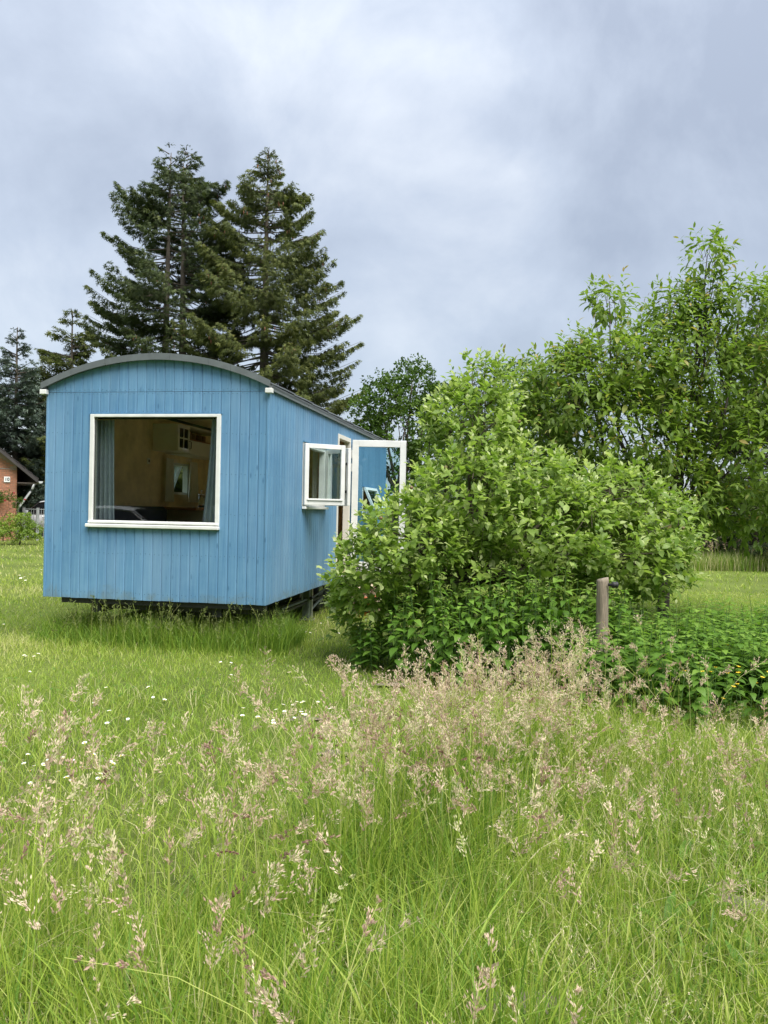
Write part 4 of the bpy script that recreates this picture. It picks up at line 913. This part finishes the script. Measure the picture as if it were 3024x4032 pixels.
C_, R_ = blobs([(-15.0, 31.55, 1.7, .25, .2, .35), (-14.55, 31.5, 1.75, .18, .18, .2), (-14.15, 31.4, 1.5, .2, .2, .25)])
rb = far_tree('rose_bush', 'climbing rose with red flowers against the brick wall', 'rose', (-14.75, 31.5, 0), C_, R_, M['leaf_oak'], 170, .14, 61, .015, .9, lo=.2)
for px, py in ((55, 1940), (98, 1967), (20, 1970)):
    p = at(px, py, 31.3); MB((-14.75, 31.5, 0)).lathe([(.01, -.035), (.035, -.03), (.042, 0), (.03, .025), (.01, .03)], p, 9).build('rose_flower', M['rose'], rb, True)

for i, (x, y, w, h, lb) in enumerate(((-17, -10, 4.5, 9, 'big leafy tree behind the viewer, leftmost of the mirrored row'), (-9, -14, 5, 11, 'big leafy tree behind the viewer, second of the mirrored row'), (0, -15, 5, 10, 'big leafy tree straight behind the viewer'), (8, -14, 4.5, 9, 'big leafy tree behind the viewer, rightmost of the mirrored row'))):
    C_, R_ = blobs([(x - w * .4, y, h * .42, w * .6, 2.2, h * .32), (x + w * .4, y + .3, h * .45, w * .6, 2.2, h * .34), (x, y - .4, h * .7, w * .62, 2.2, h * .3), (x, y, h * .25, w * .8, 2.0, h * .22)])
    far_tree('leafy_tree', lb, 'tree', (x, y, 0), C_, R_, M['leaf_oak'], 3600, 1.05, 80 + i, .2, 1.6, light=.6)

# ------------------------------------------------------------------ brick house at the left edge
HX, HY = -14.48, 32.0; house = empty('brick_house', (HX, HY, 0), math.radians(28)); tag(house, 'red brick house with dark tiled roof and number ten', 'house')
HO = (HX, HY, 0); HWd, HD = 9.0, 10.0; EZ = 2.95; PITCHR = math.tan(math.radians(40))
mb = MB(HO); rz = EZ + (HWd / 2) * PITCHR
mb.prism([(HX, 0), (HX, EZ), (HX - HWd / 2, rz), (HX - HWd, EZ), (HX - HWd, 0)], 'y', HY, HY + HD)
hw = mb.build('wall', M['mortar'], house)
def bricks():
    cw, chh, j = .24, .0625, .012; n = 0; shared = {}
    full = None
    for r in range(70):
        z = .03 + r * (chh + j); off = (cw + j) / 2 * (r % 2); xmax = HX - .004; zt = z + chh
        k = 0; x1 = xmax
        while n < 295 and x1 > HX - 1.05:
            w_ = cw / 2 - .006 if (k == 0 and r % 2) else cw
            x0 = x1 - w_
            if zt < EZ + (HX - x1) * PITCHR - .06 and z < 4.4:
                key = round(w_, 3)
                if key not in shared:
                    b_ = MB().box(0, w_, -.012, .03, 0, chh, .004); me = bpy.data.meshes.new('brick'); me.from_pydata(b_.v, [], b_.f); me.materials.append(M['brick']); shared[key] = me
                o = link('brick', shared[key], hw); o.location = (x0 - HX, 0, z); n += 1
            x1 = x0 - j; k += 1
bricks()
# remaining brick courses further left and along the side as one joined piece
rb_ = MB(HO)
for r in range(70):
    z = .03 + r * .0745; x1 = HX - 1.06 - .12 * (r % 2)
    while x1 > HX - 3.2:
        if z + .07 < EZ + (HX - x1) * PITCHR - .06: rb_.box(x1 - .24, x1, HY - .012, HY + .02, z, z + .0625)
        x1 -= .252
    y0 = HY + .02
    if z < EZ - .1:
        while y0 < HY + 5: rb_.box(HX - .02, HX + .012, y0, y0 + .24, z, z + .0625); y0 += .252
tag(rb_.build('brickwork', M['brick'], hw), kind='stuff')
OV = .74
r_ = MB(HO); a0 = (HX + OV, EZ - OV * PITCHR); ap = (HX - HWd / 2, rz)
th = .07
for s in (1, -1):
    e_ = (HX + OV if s > 0 else HX - HWd - OV, a0[1])
    r_.prism([e_, (e_[0], e_[1] + th), (ap[0], ap[1] + th), ap], 'y', HY - .35, HY + HD + .35)
hr = r_.build('roof', M['soffit'], house)
nrow = 7
for i in range(22):           # tile courses on the slope that faces the wagon
    t0 = i / 22; t1 = (i + 1.12) / 22
    p0 = (a0[0] + (ap[0] - a0[0]) * t0 + .03, a0[1] + (ap[1] - a0[1]) * t0 + th + .05); p1 = (a0[0] + (ap[0] - a0[0]) * t1 + .03, a0[1] + (ap[1] - a0[1]) * t1 + th + .012)
    MB(HO).prism([p0, (p0[0], p0[1] + .03), (p1[0], p1[1] + .03), p1], 'y', HY - .38, HY + HD + .38).build('tile_course', M['tile'], hr)
MB(HO).prism([(a0[0] - .02, a0[1] - .02), (a0[0] + .02, a0[1] + th + .02), (ap[0], ap[1] + th + .02), (ap[0], ap[1] - .03)], 'y', HY - .40, HY - .352).build('verge_board', M['tile'], hr)
MB(HO).box(HX + .015, HX + OV - .1, HY - .3, HY + HD, EZ - OV * PITCHR - .06, EZ - OV * PITCHR - .02).build('soffit', M['soffit'], hr)
gz_ = a0[1] + .04; gx = HX + OV + .10
gm = MB(HO); gm.prism([(gx + .085 * math.cos(math.pi + math.pi * k / 8), gz_ + .085 * math.sin(math.pi + math.pi * k / 8)) for k in range(9)], 'y', HY - .42, HY + HD + .3); gut = gm.build('gutter', M['zinc'], house)
MB(HO).tube([(gx - .22, HY - .25, gz_ - .08), (gx - .28, HY - .22, gz_ - .30), (gx - .36, HY - .2, gz_ - .42), (HX + .10, HY - .08, gz_ - 1.02), (HX + .05, HY - .07, gz_ - 1.12), (HX + .05, HY - .07, .02)], .045, 10).build('downpipe', M['zinc'], house, True)
sg = MB(HO).box(-14.94, -14.72, HY - .06, HY - .013, 2.30, 2.52, .008).build('number_sign', M['signw'], house)
cu = bpy.data.curves.new('num', 'FONT'); cu.body = '10'; cu.size = .17; cu.align_x = 'CENTER'; cu.align_y = 'CENTER'; cu.extrude = .002; cu.offset = .004
tmp = bpy.data.objects.new('tmp', cu); COL.objects.link(tmp); bpy.context.view_layer.update()
nm = bpy.data.meshes.new_from_object(tmp.evaluated_get(bpy.context.evaluated_depsgraph_get())); bpy.data.objects.remove(tmp); nm.materials.clear(); nm.materials.append(M['signb'])
o = link('numerals', nm, sg); o.location = (-14.83 - HX, -.064, 2.41); o.rotation_euler = (math.pi / 2, 0, 0); o['label'] = 'black number 10'
MB(HO).tube([(HX - 1.2, HY - .02, 2.86), (HX - .02, HY - .02, 2.815)], .012, 5).build('wall_cable', M['fence'], house)

# ------------------------------------------------------------------ fence and parked cars behind it
fc = empty('bar_fence', (-13.6, 32.6, 0)); tag(fc, 'grey metal bar fence between the house and the parked white car', 'fence'); FO = (-13.6, 32.6, 0)
for x in (-14.42, -13.86, -12.3, -11.1): MB(FO).box(x - .045, x + .045, 32.52, 32.60, 0, 1.32, .006).build('post', M['fence'], fc)
for z in (.15, .70, 1.25): MB(FO).box(-14.4, -10.6, 32.605, 32.625, z, z + .025).build('rail', M['fence'], fc)
pk = MB().box(-.008, .008, 0, .016, .10, 1.29); pme = bpy.data.meshes.new('bar'); pme.from_pydata(pk.v, [], pk.f); pme.materials.append(M['fence'])
for i in range(37): o = link('bar', pme, fc); o.location = (-14.36 + i * .10 + 13.6, .03, 0)
def car(label, loc, rz, paint, dims=(4.35, 1.78, 1.48), group=None):
    L_, W_, Hh = dims; root = empty('parked_car', loc, rz); tag(root, label, 'car', group)
    # lower body: lofted sections along x (front at +x)
    st = [(-2.17, .42, .82, .72), (-2.08, .30, .92, .84), (-1.5, .26, .97, .88), (-.6, .25, .97, .89), (.5, .25, .95, .89), (1.2, .26, .90, .87), (1.75, .30, .80, .82), (2.08, .38, .66, .72), (2.17, .46, .58, .60)]
    V, Fs = [], []; k = 10
    for x, z0, z1, hw_ in st:
        sec = [(-.80, 0), (-1, .22), (-1.0, .55), (-.95, .86), (-.84, 1), (.84, 1), (.95, .86), (1.0, .55), (1, .22), (.80, 0)]
        V += [(x * L_ / 4.35, a * hw_ * W_ / 1.78, (z0 + (z1 - z0) * b) * Hh / 1.48) for a, b in sec]
    for i in range(len(st) - 1):
        for j in range(k): Fs.append((i * k + j, i * k + (j + 1) % k, (i + 1) * k + (j + 1) % k, (i + 1) * k + j))
    Fs += [tuple(range(k)), tuple(range((len(st) - 1) * k, len(st) * k))[::-1]]
    b = MB(); b.add(V, Fs); b.build('body', paint, root, True)
    # cabin: roof shell over dark glazing
    cab = [(-1.95, .93, .70), (-1.45, 1.36, .60), (-.8, 1.46, .58), (0, 1.475, .58), (.45, 1.42, .58), (1.15, .92, .72)]
    V, Fs = [], []
    for x, z, hw_ in cab: V += [(x, -hw_ - .02, z - .045), (x, -hw_ * .9, z), (x, hw_ * .9, z), (x, hw_ + .02, z - .045)]
    for i in range(len(cab) - 1):
        for j in range(3): Fs.append((i * 4 + j, (i + 1) * 4 + j, (i + 1) * 4 + j + 1, i * 4 + j + 1))
    MB().add(V, Fs).build('roof', paint, root, True)
    for s in (-1, 1):
        poly = [(-1.70, .95), (-1.42, 1.29), (-.8, 1.385), (0, 1.40), (.42, 1.345), (1.02, .93)]
        V = [(x, s * (np.interp(z, [.93, 1.4], [.80, .615])), z) for x, z in poly]; n = len(V)
        MB().add(V + [(x, y - s * .02, z) for x, y, z in V], [tuple(range(n)), tuple(range(2 * n - 1, n - 1, -1))] + [(i, (i + 1) % n, (i + 1) % n + n, i + n) for i in range(n)]).build('side_window', M['carglass'], root)
        pts = [(x, y + s * .012, z + .01) for x, y, z in V]
        MB().tube(pts, .014, 5).build('window_trim', M['chrome'], root); MB().tube([pts[0], pts[-1]], .010, 5).build('window_trim', M['chrome'], root)
        MB().box(-.42, -.36, s * .80 - .03 if s < 0 else .60, s * .80 if s < 0 else .83, .93, 1.38).build('pillar', paint, root)
        MB().box(.75, .90, min(s * .86, s * 1.02), max(s * .86, s * 1.02), .95, 1.07, .03).build('mirror', paint, root)
        MB().box(-.25, -.08, min(s * .885, s * .91), max(s * .885, s * .91), .78, .81, .005).build('handle', M['chrome'], root)
        MB().box(1.85, 2.12, min(s * .45, s * .76), max(s * .45, s * .76), .60, .72, .03).build('headlight', M['chrome'], root)
        MB().box(-2.19, -2.06, min(s * .50, s * .80), max(s * .50, s * .80), .70, .86, .02).build('tail_light', M['lamp'], root)
        for x in (-1.32, 1.35):
            w_ = MB().lathe([(.18, -.1), (.30, -.1), (.32, -.07), (.32, .07), (.30, .1), (.18, .1)], (x, s * .80, .32), 24, 'y').build('wheel', M['black'], root, True)
            MB().lathe([(.02, -.106), (.17, -.104), (.19, -.09), (.19, .09), (.17, .104), (.02, .106)], (x, s * .80, .32), 16, 'y').build('rim', M['chrome'], w_)
    MB().add([(1.10, -.70, .93), (1.10, .70, .93), (.47, .58, 1.40), (.47, -.58, 1.40), (1.13, -.70, .95), (1.13, .70, .95), (.50, .58, 1.42), (.50, -.58, 1.42)], [(0, 1, 2, 3), (7, 6, 5, 4), (0, 4, 5, 1), (2, 6, 7, 3), (1, 5, 6, 2), (0, 3, 7, 4)]).build('windscreen', M['carglass'], root)
    MB().add([(-1.94, -.68, .92), (-1.94, .68, .92), (-1.46, .58, 1.34), (-1.46, -.58, 1.34), (-1.98, -.68, .94), (-1.98, .68, .94), (-1.50, .58, 1.36), (-1.50, -.58, 1.36)], [(3, 2, 1, 0), (4, 5, 6, 7), (1, 5, 4, 0), (3, 7, 6, 2), (2, 6, 5, 1), (4, 7, 3, 0)]).build('rear_window', M['carglass'], root)
    return root
car('white car with rounded roof parked behind the bar fence beside the wagon', (-14.35, 35.8, 0), math.radians(155), M['carwhite']).scale = (1.05, 1.05, 1.12)
car('white car with dark windows parked beside the viewer, mirrored in the big front window', (-9.0, .75, 0), math.radians(-23.6), M['carwhite'])

# ------------------------------------------------------------------ meadow
def soil_free(x, y):
    ok = np.ones(len(x), bool)
    for cx, cy, rx, ry in ((.42, 2.46, .16, .09), (1.43, 3.12, .10, .07), (-.52, 5.75, .10, .04), (-.28, 4.95, .07, .03), (.12, 6.9, .11, .05)): ok &= ((x - cx) / rx) ** 2 + ((y - cy) / ry) ** 2 > 1
    return ok
def under_wagon(x, y, m=0.0):
    dx, dy = x - CX, y - CY; lx = dx * math.cos(WA) - dy * math.sin(WA); ly = dx * math.sin(WA) + dy * math.cos(WA)
    return (lx > -WW + m) & (lx < -m) & (ly > m) & (ly < WL - m)
def blades(name, P, h, w, lean, tint, segs=3, az=None):
    n = len(P); az = rg.uniform(0, 6.283, n) if az is None else az; fa = rg.uniform(0, 6.283, n)
    t = np.linspace(0, 1, segs + 1); ld = np.stack([np.cos(az), np.sin(az), np.zeros(n)], 1); sd_ = np.stack([np.cos(fa), np.sin(fa), np.zeros(n)], 1)
    rows = []
    for i, tt in enumerate(t):
        c_ = P + ld * (h * lean * tt ** 2)[:, None]; c_[:, 2] += h * tt * (1 - .32 * lean * tt)
        wd = w * (1 - tt ** 1.6) * .5 * (1 if i else .8)
        if i < segs: rows += [c_ - sd_ * wd[:, None], c_ + sd_ * wd[:, None]]
        else: rows.append(c_)
    V = np.stack(rows, 1); m = V.shape[1]; off = (np.arange(n) * m)[:, None, None]
    Q = np.array([(2 * i, 2 * i + 1, 2 * i + 3, 2 * i + 2) for i in range(segs - 1)]); T_ = np.array([(2 * segs - 2, 2 * segs - 1, 2 * segs)])
    fl = [(T_[None] + off).reshape(-1, 3)] + ([(Q[None] + off).reshape(-1, 4)] if segs > 1 else [])
    tt_ = np.repeat(np.clip(tint, 0, 1), m)
    return np_mesh(name, V.reshape(-1, 3), fl, tt_, M['grass'])
def wedge(n, y0, y1, smax=.60):
    # a fan in front of the viewer plus a thinner margin of two metres on both sides
    no = int(.28 * n); ni = n - no
    y = np.sqrt(rg.uniform(y0 ** 2, y1 ** 2, ni)); x = rg.uniform(-.54, .54, ni) * y
    yo = rg.uniform(y0 * .3, y1, no); xo = (.54 * yo + 2.4 * rg.random(no)) * np.where(rg.random(no) < .5, -1, 1)
    return np.concatenate([x, xo]), np.concatenate([y, yo])
BS, BY = [-.62, -.47, -.28, -.16, 0, .15, .28, .47, .62], [2.6, 2.75, 3.1, 3.5, 4.2, 5.2, 5.7, 5.4, 5.3]
def tallness(x, y):
    s = x / y; b = np.interp(s, BS, BY) + (vnoise(x, y, 3, 1.6) - .5) * .9
    return np.clip((b - y) / .5, 0, 1)
def short_right(x, y):           # the right foreground is shorter and finer
    return np.clip((x / y - .16 + (vnoise(x, y, 9, 1.2) - .5) * .22) / .10, 0, 1) * np.clip((5.2 - y) / .8, 0, 1)
# tall foreground blades
n = 130000; x, y = wedge(n, 1.25, 6.3); T0 = tallness(x, y); SR = short_right(x, y)
cl_ = vnoise(x, y, 12, 5.0); ok = (rg.random(n) < T0 * (.35 + .9 * cl_) * (1 - .35 * SR)) & soil_free(x, y); x, y, T0, SR = x[ok], y[ok], T0[ok], SR[ok]; n = len(x)
h = (.24 + .30 * rg.random(n)) * (.60 + .65 * vnoise(x, y, 4, 1.5)) * (1 - .58 * SR) * (.5 + .5 * T0) * np.interp(y, [1.3, 2.6], [.62, 1])
tint = .12 + .60 * rg.random(n) + .34 * (vnoise(x, y, 6, .9) - .45) + .12 * SR; pale = rg.random(n) < .10 + .10 * SR; tint[pale] = rg.uniform(.78, 1, pale.sum())
tag(link('meadow_grass', blades('meadow_grass', np.stack([x, y, np.zeros(n)], 1), h, np.clip(.0052 * np.exp(.45 * rg.normal(size=n)), .002, .014), np.where(rg.random(n) < .3, rg.uniform(.5, 1.5, n), rg.uniform(.05, .6, n)), tint, 3)), 'tall rough meadow grass across the foreground', 'grass', kind='stuff')
# undergrowth in the meadow
n = 66000; x, y = wedge(n, 1.25, 6.3); T0 = tallness(x, y); ok = (rg.random(n) < .25 + .75 * T0) & soil_free(x, y); x, y = x[ok], y[ok]; n = len(x)
tint = .30 + .45 * rg.random(n) + .25 * (vnoise(x, y, 7, 1.1) - .45); tint[rg.random(n) < .2] = .97
tag(link('undergrowth', blades('undergrowth', np.stack([x, y, np.zeros(n)], 1), rg.uniform(.06, .2, n), rg.uniform(.003, .007, n), rg.uniform(.3, 1.3, n), tint, 2)), 'short dense grass and dry stalks between the tall blades', 'grass', kind='stuff')
# mown lawn, in rings of growing blade size
def lawn(n, y0, y1, hmin, hmax, w0, w1, smax=.60, smin=None):
    x, y = wedge(n, y0, y1, smax); ok = ~under_wagon(x, y, .25) & (tallness(x, y) < .6) & soil_free(x, y)
    s = x / y
    if y0 > 15: ok &= (s < -.38) | (s > .28)
    x, y = x[ok], y[ok]; n = len(x); hh = (hmin + (hmax - hmin) * rg.random(n)) * (.6 + .8 * vnoise(x, y, 15, .8))
    near = under_wagon(x, y, -.55); hh[near] *= 1.35
    tint = .45 + .36 * rg.random(n) + .42 * (vnoise(x, y, 17, .55) - .45) + .12 * (vnoise(x, y, 18, 3.0) - .5); tint[rg.random(n) < .045] = .95
    return np.stack([x, y, np.zeros(n)], 1), hh, rg.uniform(w0, w1, n), rg.uniform(.2, 1.2, n), tint
A_ = [lawn(76000, 2.6, 9, .035, .085, .004, .008), lawn(50000, 9, 16, .04, .09, .007, .013), lawn(50000, 16, 46, .06, .12, .014, .03)]
A_ = [np.concatenate(q) for q in zip(*A_)]
tag(link('lawn', blades('lawn', A_[0], A_[1], A_[2], A_[3], A_[4], 2)), 'mown lawn around the wagon and towards the house', 'lawn', kind='stuff')
# longer grass left standing under the wagon and along its front edge
n = 11000; lx = rg.uniform(-2.55, .25, n); ly = np.abs(rg.normal(0, .30, n)) * np.where(rg.random(n) < .55, 1, -.75) + .25; 
q = np.array([wl(a, b) for a, b in zip(lx, ly)]); hh = (.16 + .24 * rg.random(n)) * (.7 + .6 * vnoise(lx, ly, 61, 2.5)) * np.interp(np.abs(ly - .25), [0, .8], [1.15, .55])
tag(link('fringe_grass', blades('fringe_grass', q, hh, rg.uniform(.004, .008, n), rg.uniform(.1, .9, n), .18 + .4 * rg.random(n), 3)), 'uncut longer grass fringe below the wagon front', 'grass', kind='stuff')
# far unmown meadow strip at the right
n = 26000; x = rg.uniform(8.0, 17.5, n); y = 21.5 + rg.random(n) * 3.0 + .1 * x; k_ = vnoise(x, y, 25, .7); hh = (.45 + .4 * rg.random(n)) * (.55 + .6 * k_)
tint = np.where(rg.random(n) < .35, .97, .25 + .35 * rg.random(n))
tag(link('far_meadow', blades('far_meadow', np.stack([x, y, np.zeros(n)], 1), hh, rg.uniform(.008, .02, n), rg.uniform(.05, .5, n), tint, 2)), 'tall unmown grass strip at the far right edge', 'grass', kind='stuff')
# broad-leaved weeds in rosettes
x, y = wedge(400, 1.6, 6.5); ok = tallness(x, y) > .7; x, y = x[ok][:110], y[ok][:110]; xr = np.repeat(x, 7); yr = np.repeat(y, 7); n = len(xr); az = rg.uniform(0, 6.283, n); el = rg.uniform(.25, 1.4, n)
tag(link('broadleaf_weed', scatter(*leaf_tpl(.26, .3, .35), np.stack([xr, yr, np.full(n, .01)], 1), np.stack([np.cos(az), np.sin(az), el], 1), np.stack([-np.cos(az) * el, -np.sin(az) * el, np.ones(n)], 1), rg.uniform(.06, .15, n) * np.repeat(rg.uniform(.6, 1.1, len(x)), 7), .3 + .5 * rg.random(n), 'broadleaf_weed', M['leaf_nettle'])), 'broad-leaved weeds low among the meadow grass', 'weed', kind='stuff')
# small weeds with feathery heads standing in front of and under the wagon
# seed heads
SPK = np.array([(0, 0, 0), (.45, .17, .06), (1, 0, 0), (.45, -.17, .06)]); SPKF = [np.array([(0, 1, 2, 3)])]
def seedheads(name, label, X, Y, Hs, lens, spread, tints, per, spike, lean, sw=.0022, mt='seed'):
    n = len(X); az = rg.uniform(0, 6.283, n); ld = np.stack([np.cos(az), np.sin(az), np.zeros(n)], 1); base = np.stack([X, Y, np.zeros(n)], 1)
    def curve(t):            # t 0..1 up to the tip, bending over at the top
        c_ = base[:, None] + ld[:, None] * (Hs * lean)[:, None, None] * (t ** 2.6)[..., None]; c_[..., 2] += Hs[:, None] * t * (1 - .28 * lean[:, None] * t ** 2); return c_
    tq = np.linspace(0, 1, 6)[None].repeat(n, 0); c_ = curve(tq); fa = rg.uniform(0, 3.14, n); sd_ = np.stack([np.cos(fa), np.sin(fa), np.zeros(n)], 1)
    V = np.stack([c_ - sd_[:, None] * sw * .5, c_ + sd_[:, None] * sw * .5], 2).reshape(n * 12, 3)
    Q = np.array([(2 * i, 2 * i + 1, 2 * i + 3, 2 * i + 2) for i in range(5)]); FQ = (Q[None] + (np.arange(n) * 12)[:, None, None]).reshape(-1, 4)
    stem_t = np.repeat(rg.uniform(.5, .95, n), 12)
    nbr = max(6, per // 8); bi = (np.arange(per) * nbr // per)[None].repeat(n, 0)
    u_ = np.take_along_axis(rg.random((n, nbr)) ** .85, bi, 1); fr = 1 - (lens / Hs)[:, None] * u_          # where each side branch leaves the stalk
    P = curve(fr); rad = spread[:, None] * np.sin(np.clip(u_, .04, 1) ** .75 * math.pi * .86 + .1)
    a2 = np.take_along_axis(rg.uniform(0, 6.283, (n, nbr)), bi, 1) + rg.normal(size=(n, per)) * .25; q_ = rg.random((n, per)); rr = rad * q_ * np.take_along_axis(rg.uniform(.45, 1.4, (n, nbr)), bi, 1)
    tang = norm(curve(np.clip(fr + .01, 0, 1.02)) - P)
    A1 = norm(np.cross(tang, np.array((.31, .67, .2)))); B1 = np.cross(tang, A1); o_ = A1 * np.cos(a2)[..., None] + B1 * np.sin(a2)[..., None]
    P = P + o_ * rr[..., None] + tang * (rr * .9)[..., None] + rg.normal(size=P.shape) * .0015
    D = tang * .9 + o_ * .55
    me = None; m = 4; Pf = P.reshape(-1, 3); Df = norm(D.reshape(-1, 3)); Nn = rand_dirs(len(Pf)); Sd = norm(np.cross(Nn, Df)); Nn = np.cross(Df, Sd); sz = (spike * rg.uniform(.65, 1.3, len(Pf)))[:, None, None]
    V2 = Pf[:, None] + sz * (SPK[None, :, 0:1] * Df[:, None] + SPK[None, :, 1:2] * Sd[:, None] + SPK[None, :, 2:3] * Nn[:, None]); off = (np.arange(len(Pf)) * 4)[:, None, None] + n * 12
    FS = (SPKF[0][None] + off).reshape(-1, 4); t2 = np.clip(np.repeat(np.repeat(tints, per) + rg.normal(size=n * per) * .09, 4), 0, 1)
    me = np_mesh(name, np.concatenate([V, V2.reshape(-1, 3)]), [FQ, FS], np.concatenate([stem_t, t2]), M[mt]); me.materials.append(M['grass'])
    mi = np.zeros(len(FQ) + len(FS), np.int32); mi[:len(FQ)] = 1; me.polygons.foreach_set('material_index', mi)
    return tag(link(name, me), label, 'grass', kind='stuff')
def heads_pos(n, dens):
    x, y = wedge(n, 1.5, 6.3); ok = rg.random(n) < dens(x, y); return x[ok], y[ok]
def dens(x, y):
    s = x / y; c_ = np.clip((.6 * vnoise(x, y, 33, 1.3) + .4 * vnoise(x, y, 34, 3.0) - .33) * 3.4, .03, 1)
    c_ = np.clip(c_ + .75 * np.exp(-((s - .045 * (y - 3.2) + .03) / .13) ** 2) * np.interp(y, [2.6, 3.1, 4.8, 5.6], [0, 1, 1, .6]), 0, 1)
    return tallness(x + 0, y - .15) * c_ * np.interp(s, [-.6, -.45, .18, .30, .45], [1, 1, 1, .30, .18]) * np.interp(y, [1.5, 2.4, 3.0], [.12, .38, 1])
x, y = heads_pos(9000, dens); n = len(x)
Hs = rg.uniform(.44, .84, n) * (1 - .25 * short_right(x, y)) * np.interp(y, [1.5, 2.6], [.75, 1])
seedheads('flowering_grass', 'open pinkish beige grass panicles over the foreground meadow', x, y, Hs, rg.uniform(.06, .19, n), rg.uniform(.014, .042, n), np.clip(.60 + .2 * rg.normal(size=n), .1, .95), 140, .0106, rg.uniform(.0, .7, n) ** 1.4, .0028)
x, y = heads_pos(1100, dens); n = len(x)
seedheads('spike_grass', 'narrow purplish closed grass spikes nodding over the meadow', x, y, rg.uniform(.50, .78, n), rg.uniform(.07, .12, n), rg.uniform(.005, .010, n), np.clip(.22 + .16 * rg.normal(size=n), 0, .6), 70, .0115, rg.uniform(.15, .8, n), .0026)
x, y = wedge(1500, 1.4, 5.8); ok = (short_right(x, y) > .4) & (rg.random(1500) < .75); x, y = x[ok], y[ok]; n = len(x)
seedheads('fine_bent_grass', 'fine airy greenish grass panicles in the right foreground', x, y, rg.uniform(.26, .44, n), rg.uniform(.08, .13, n), rg.uniform(.018, .032, n), np.clip(.85 + .12 * rg.normal(size=n), .4, 1), 34, .007, rg.uniform(.1, .5, n), .0016)
n = 230; lx = rg.uniform(-2.3, .2, n); ly = rg.uniform(-.35, .35, n); q = np.array([wl(a, b) for a, b in zip(lx, ly)])
seedheads('feathery_weed', 'feathery greenish seed heads below the wagon front', q[:, 0], q[:, 1], rg.uniform(.30, .58, n), rg.uniform(.14, .24, n), rg.uniform(.02, .045, n), np.clip(.5 + .3 * rg.normal(size=n), 0, 1), 60, .014, rg.uniform(.05, .35, n), mt='weed')
x = rg.uniform(8.5, 17.0, 500); y = 21.6 + rg.random(500) * 3.0 + .1 * x
seedheads('far_flowering_grass', 'pink haze of grass heads on the far right strip', x, y, rg.uniform(.65, .95, 500), rg.uniform(.15, .25, 500), rg.uniform(.03, .06, 500), np.clip(.4 + .15 * rg.normal(size=500), 0, 1), 26, .035, rg.uniform(.05, .3, 500), .006)
# clover and broad leaves low in the lawn
n = 5000; x, y = wedge(n, 1.5, 12); ok = (vnoise(x, y, 41, 1.4) > .55) & ~under_wagon(x, y, .1) & soil_free(x, y); x, y = x[ok], y[ok]; n = len(x)
az = rg.uniform(0, 6.283, n); tag(link('clover', scatter(OKL, OKF, np.stack([x, y, rg.uniform(.03, .09, n)], 1), np.stack([np.cos(az), np.sin(az), np.full(n, .15)], 1), np.array((0, 0, 1.0)) + rg.normal(size=(n, 3)) * .25, rg.uniform(.018, .04, n), .2 + .5 * rg.random(n), 'clover', M['leaf_nettle'])), 'low clover leaves scattered in the lawn', 'clover', kind='stuff')

# ------------------------------------------------------------------ daisies and buttercups, one object each
def flower_mesh(name, r, petals, mp, mc, hgt):
    mb = MB()
    for k in range(petals):
        a = 2 * math.pi * k / petals; w_ = math.pi / petals * .9; c0, c1 = r * .25, r
        mb.add([(c0 * math.cos(a - w_), c0 * math.sin(a - w_), hgt), (c0 * math.cos(a + w_), c0 * math.sin(a + w_), hgt), (c1 * math.cos(a + w_ * .8), c1 * math.sin(a + w_ * .8), hgt + r * .3), (c1 * math.cos(a - w_ * .8), c1 * math.sin(a - w_ * .8), hgt + r * .3)], [(0, 1, 2, 3)])
    npet = len(mb.f); mb.lathe([(r * .34, hgt - .001), (r * .3, hgt + r * .25), (r * .05, hgt + r * .34)], k=8); nc = len(mb.f)
    mb.tube([(0, 0, 0), (.004, 0, hgt * .6), (0, 0, hgt)], .0012, 4)
    me = bpy.data.meshes.new(name); me.from_pydata(mb.v, [], mb.f)
    for m_ in (mp, mc, M['stem']): me.materials.append(m_)
    me.polygons.foreach_set('material_index', [0] * npet + [1] * (nc - npet) + [2] * (len(mb.f) - nc)); me.update(); return me
dm = [flower_mesh('daisy', r, 14, M['petal'], M['yolk'], h_) for r, h_ in ((.013, .10), (.015, .12), (.012, .09))]
bm2 = [flower_mesh('buttercup', .016, 5, M['yolk'], M['yolk'], h_) for h_ in (.42, .50, .36)]
k = 0
spots = []
def ground_at(px, py, z=.1):
    d_ = ray(px, py); t_ = (z - H) / d_[2]; return d_[0] * t_, d_[1] * t_
for (ax, ay, bx_, by_, cnt_) in ((60, 2880, 520, 3080, 26), (950, 2740, 1500, 2860, 26), (1180, 2440, 1420, 2500, 14), (850, 2590, 960, 2680, 7), (0, 2250, 160, 2300, 16), (150, 2650, 700, 2860, 14), (20, 2400, 150, 2700, 8)):
    for _ in range(cnt_):
        gx_, gy_ = ground_at(rnd.uniform(ax, bx_), rnd.uniform(ay, by_))
        if under_wagon(np.array([gx_]), np.array([gy_]))[0]: continue
        spots.append((gx_, gy_))
for i, (gx_, gy_) in enumerate(spots):
    o = link('daisy', dm[i % 3]); o.location = (gx_, gy_, 0); o.rotation_euler = (rnd.uniform(-.3, .3), rnd.uniform(-.3, .3), rnd.uniform(0, 6)); s_ = 1.0 if gy_ < 14 else 1.6; o.scale = (s_,) * 3
    tag(o, 'small white daisy in the mown lawn', 'daisy', 'daisies in the lawn')
for i in range(20):
    gx_, gy_ = ground_at(rnd.uniform(2600, 3020), rnd.uniform(2560, 2720), .42)
    o = link('buttercup', bm2[i % 3]); o.location = (gx_, gy_, 0); o.rotation_euler = (rnd.uniform(-.2, .2), rnd.uniform(-.2, .2), rnd.uniform(0, 6)); tag(o, 'yellow buttercup flower among the low nettles', 'buttercup', 'buttercups by the nettles')
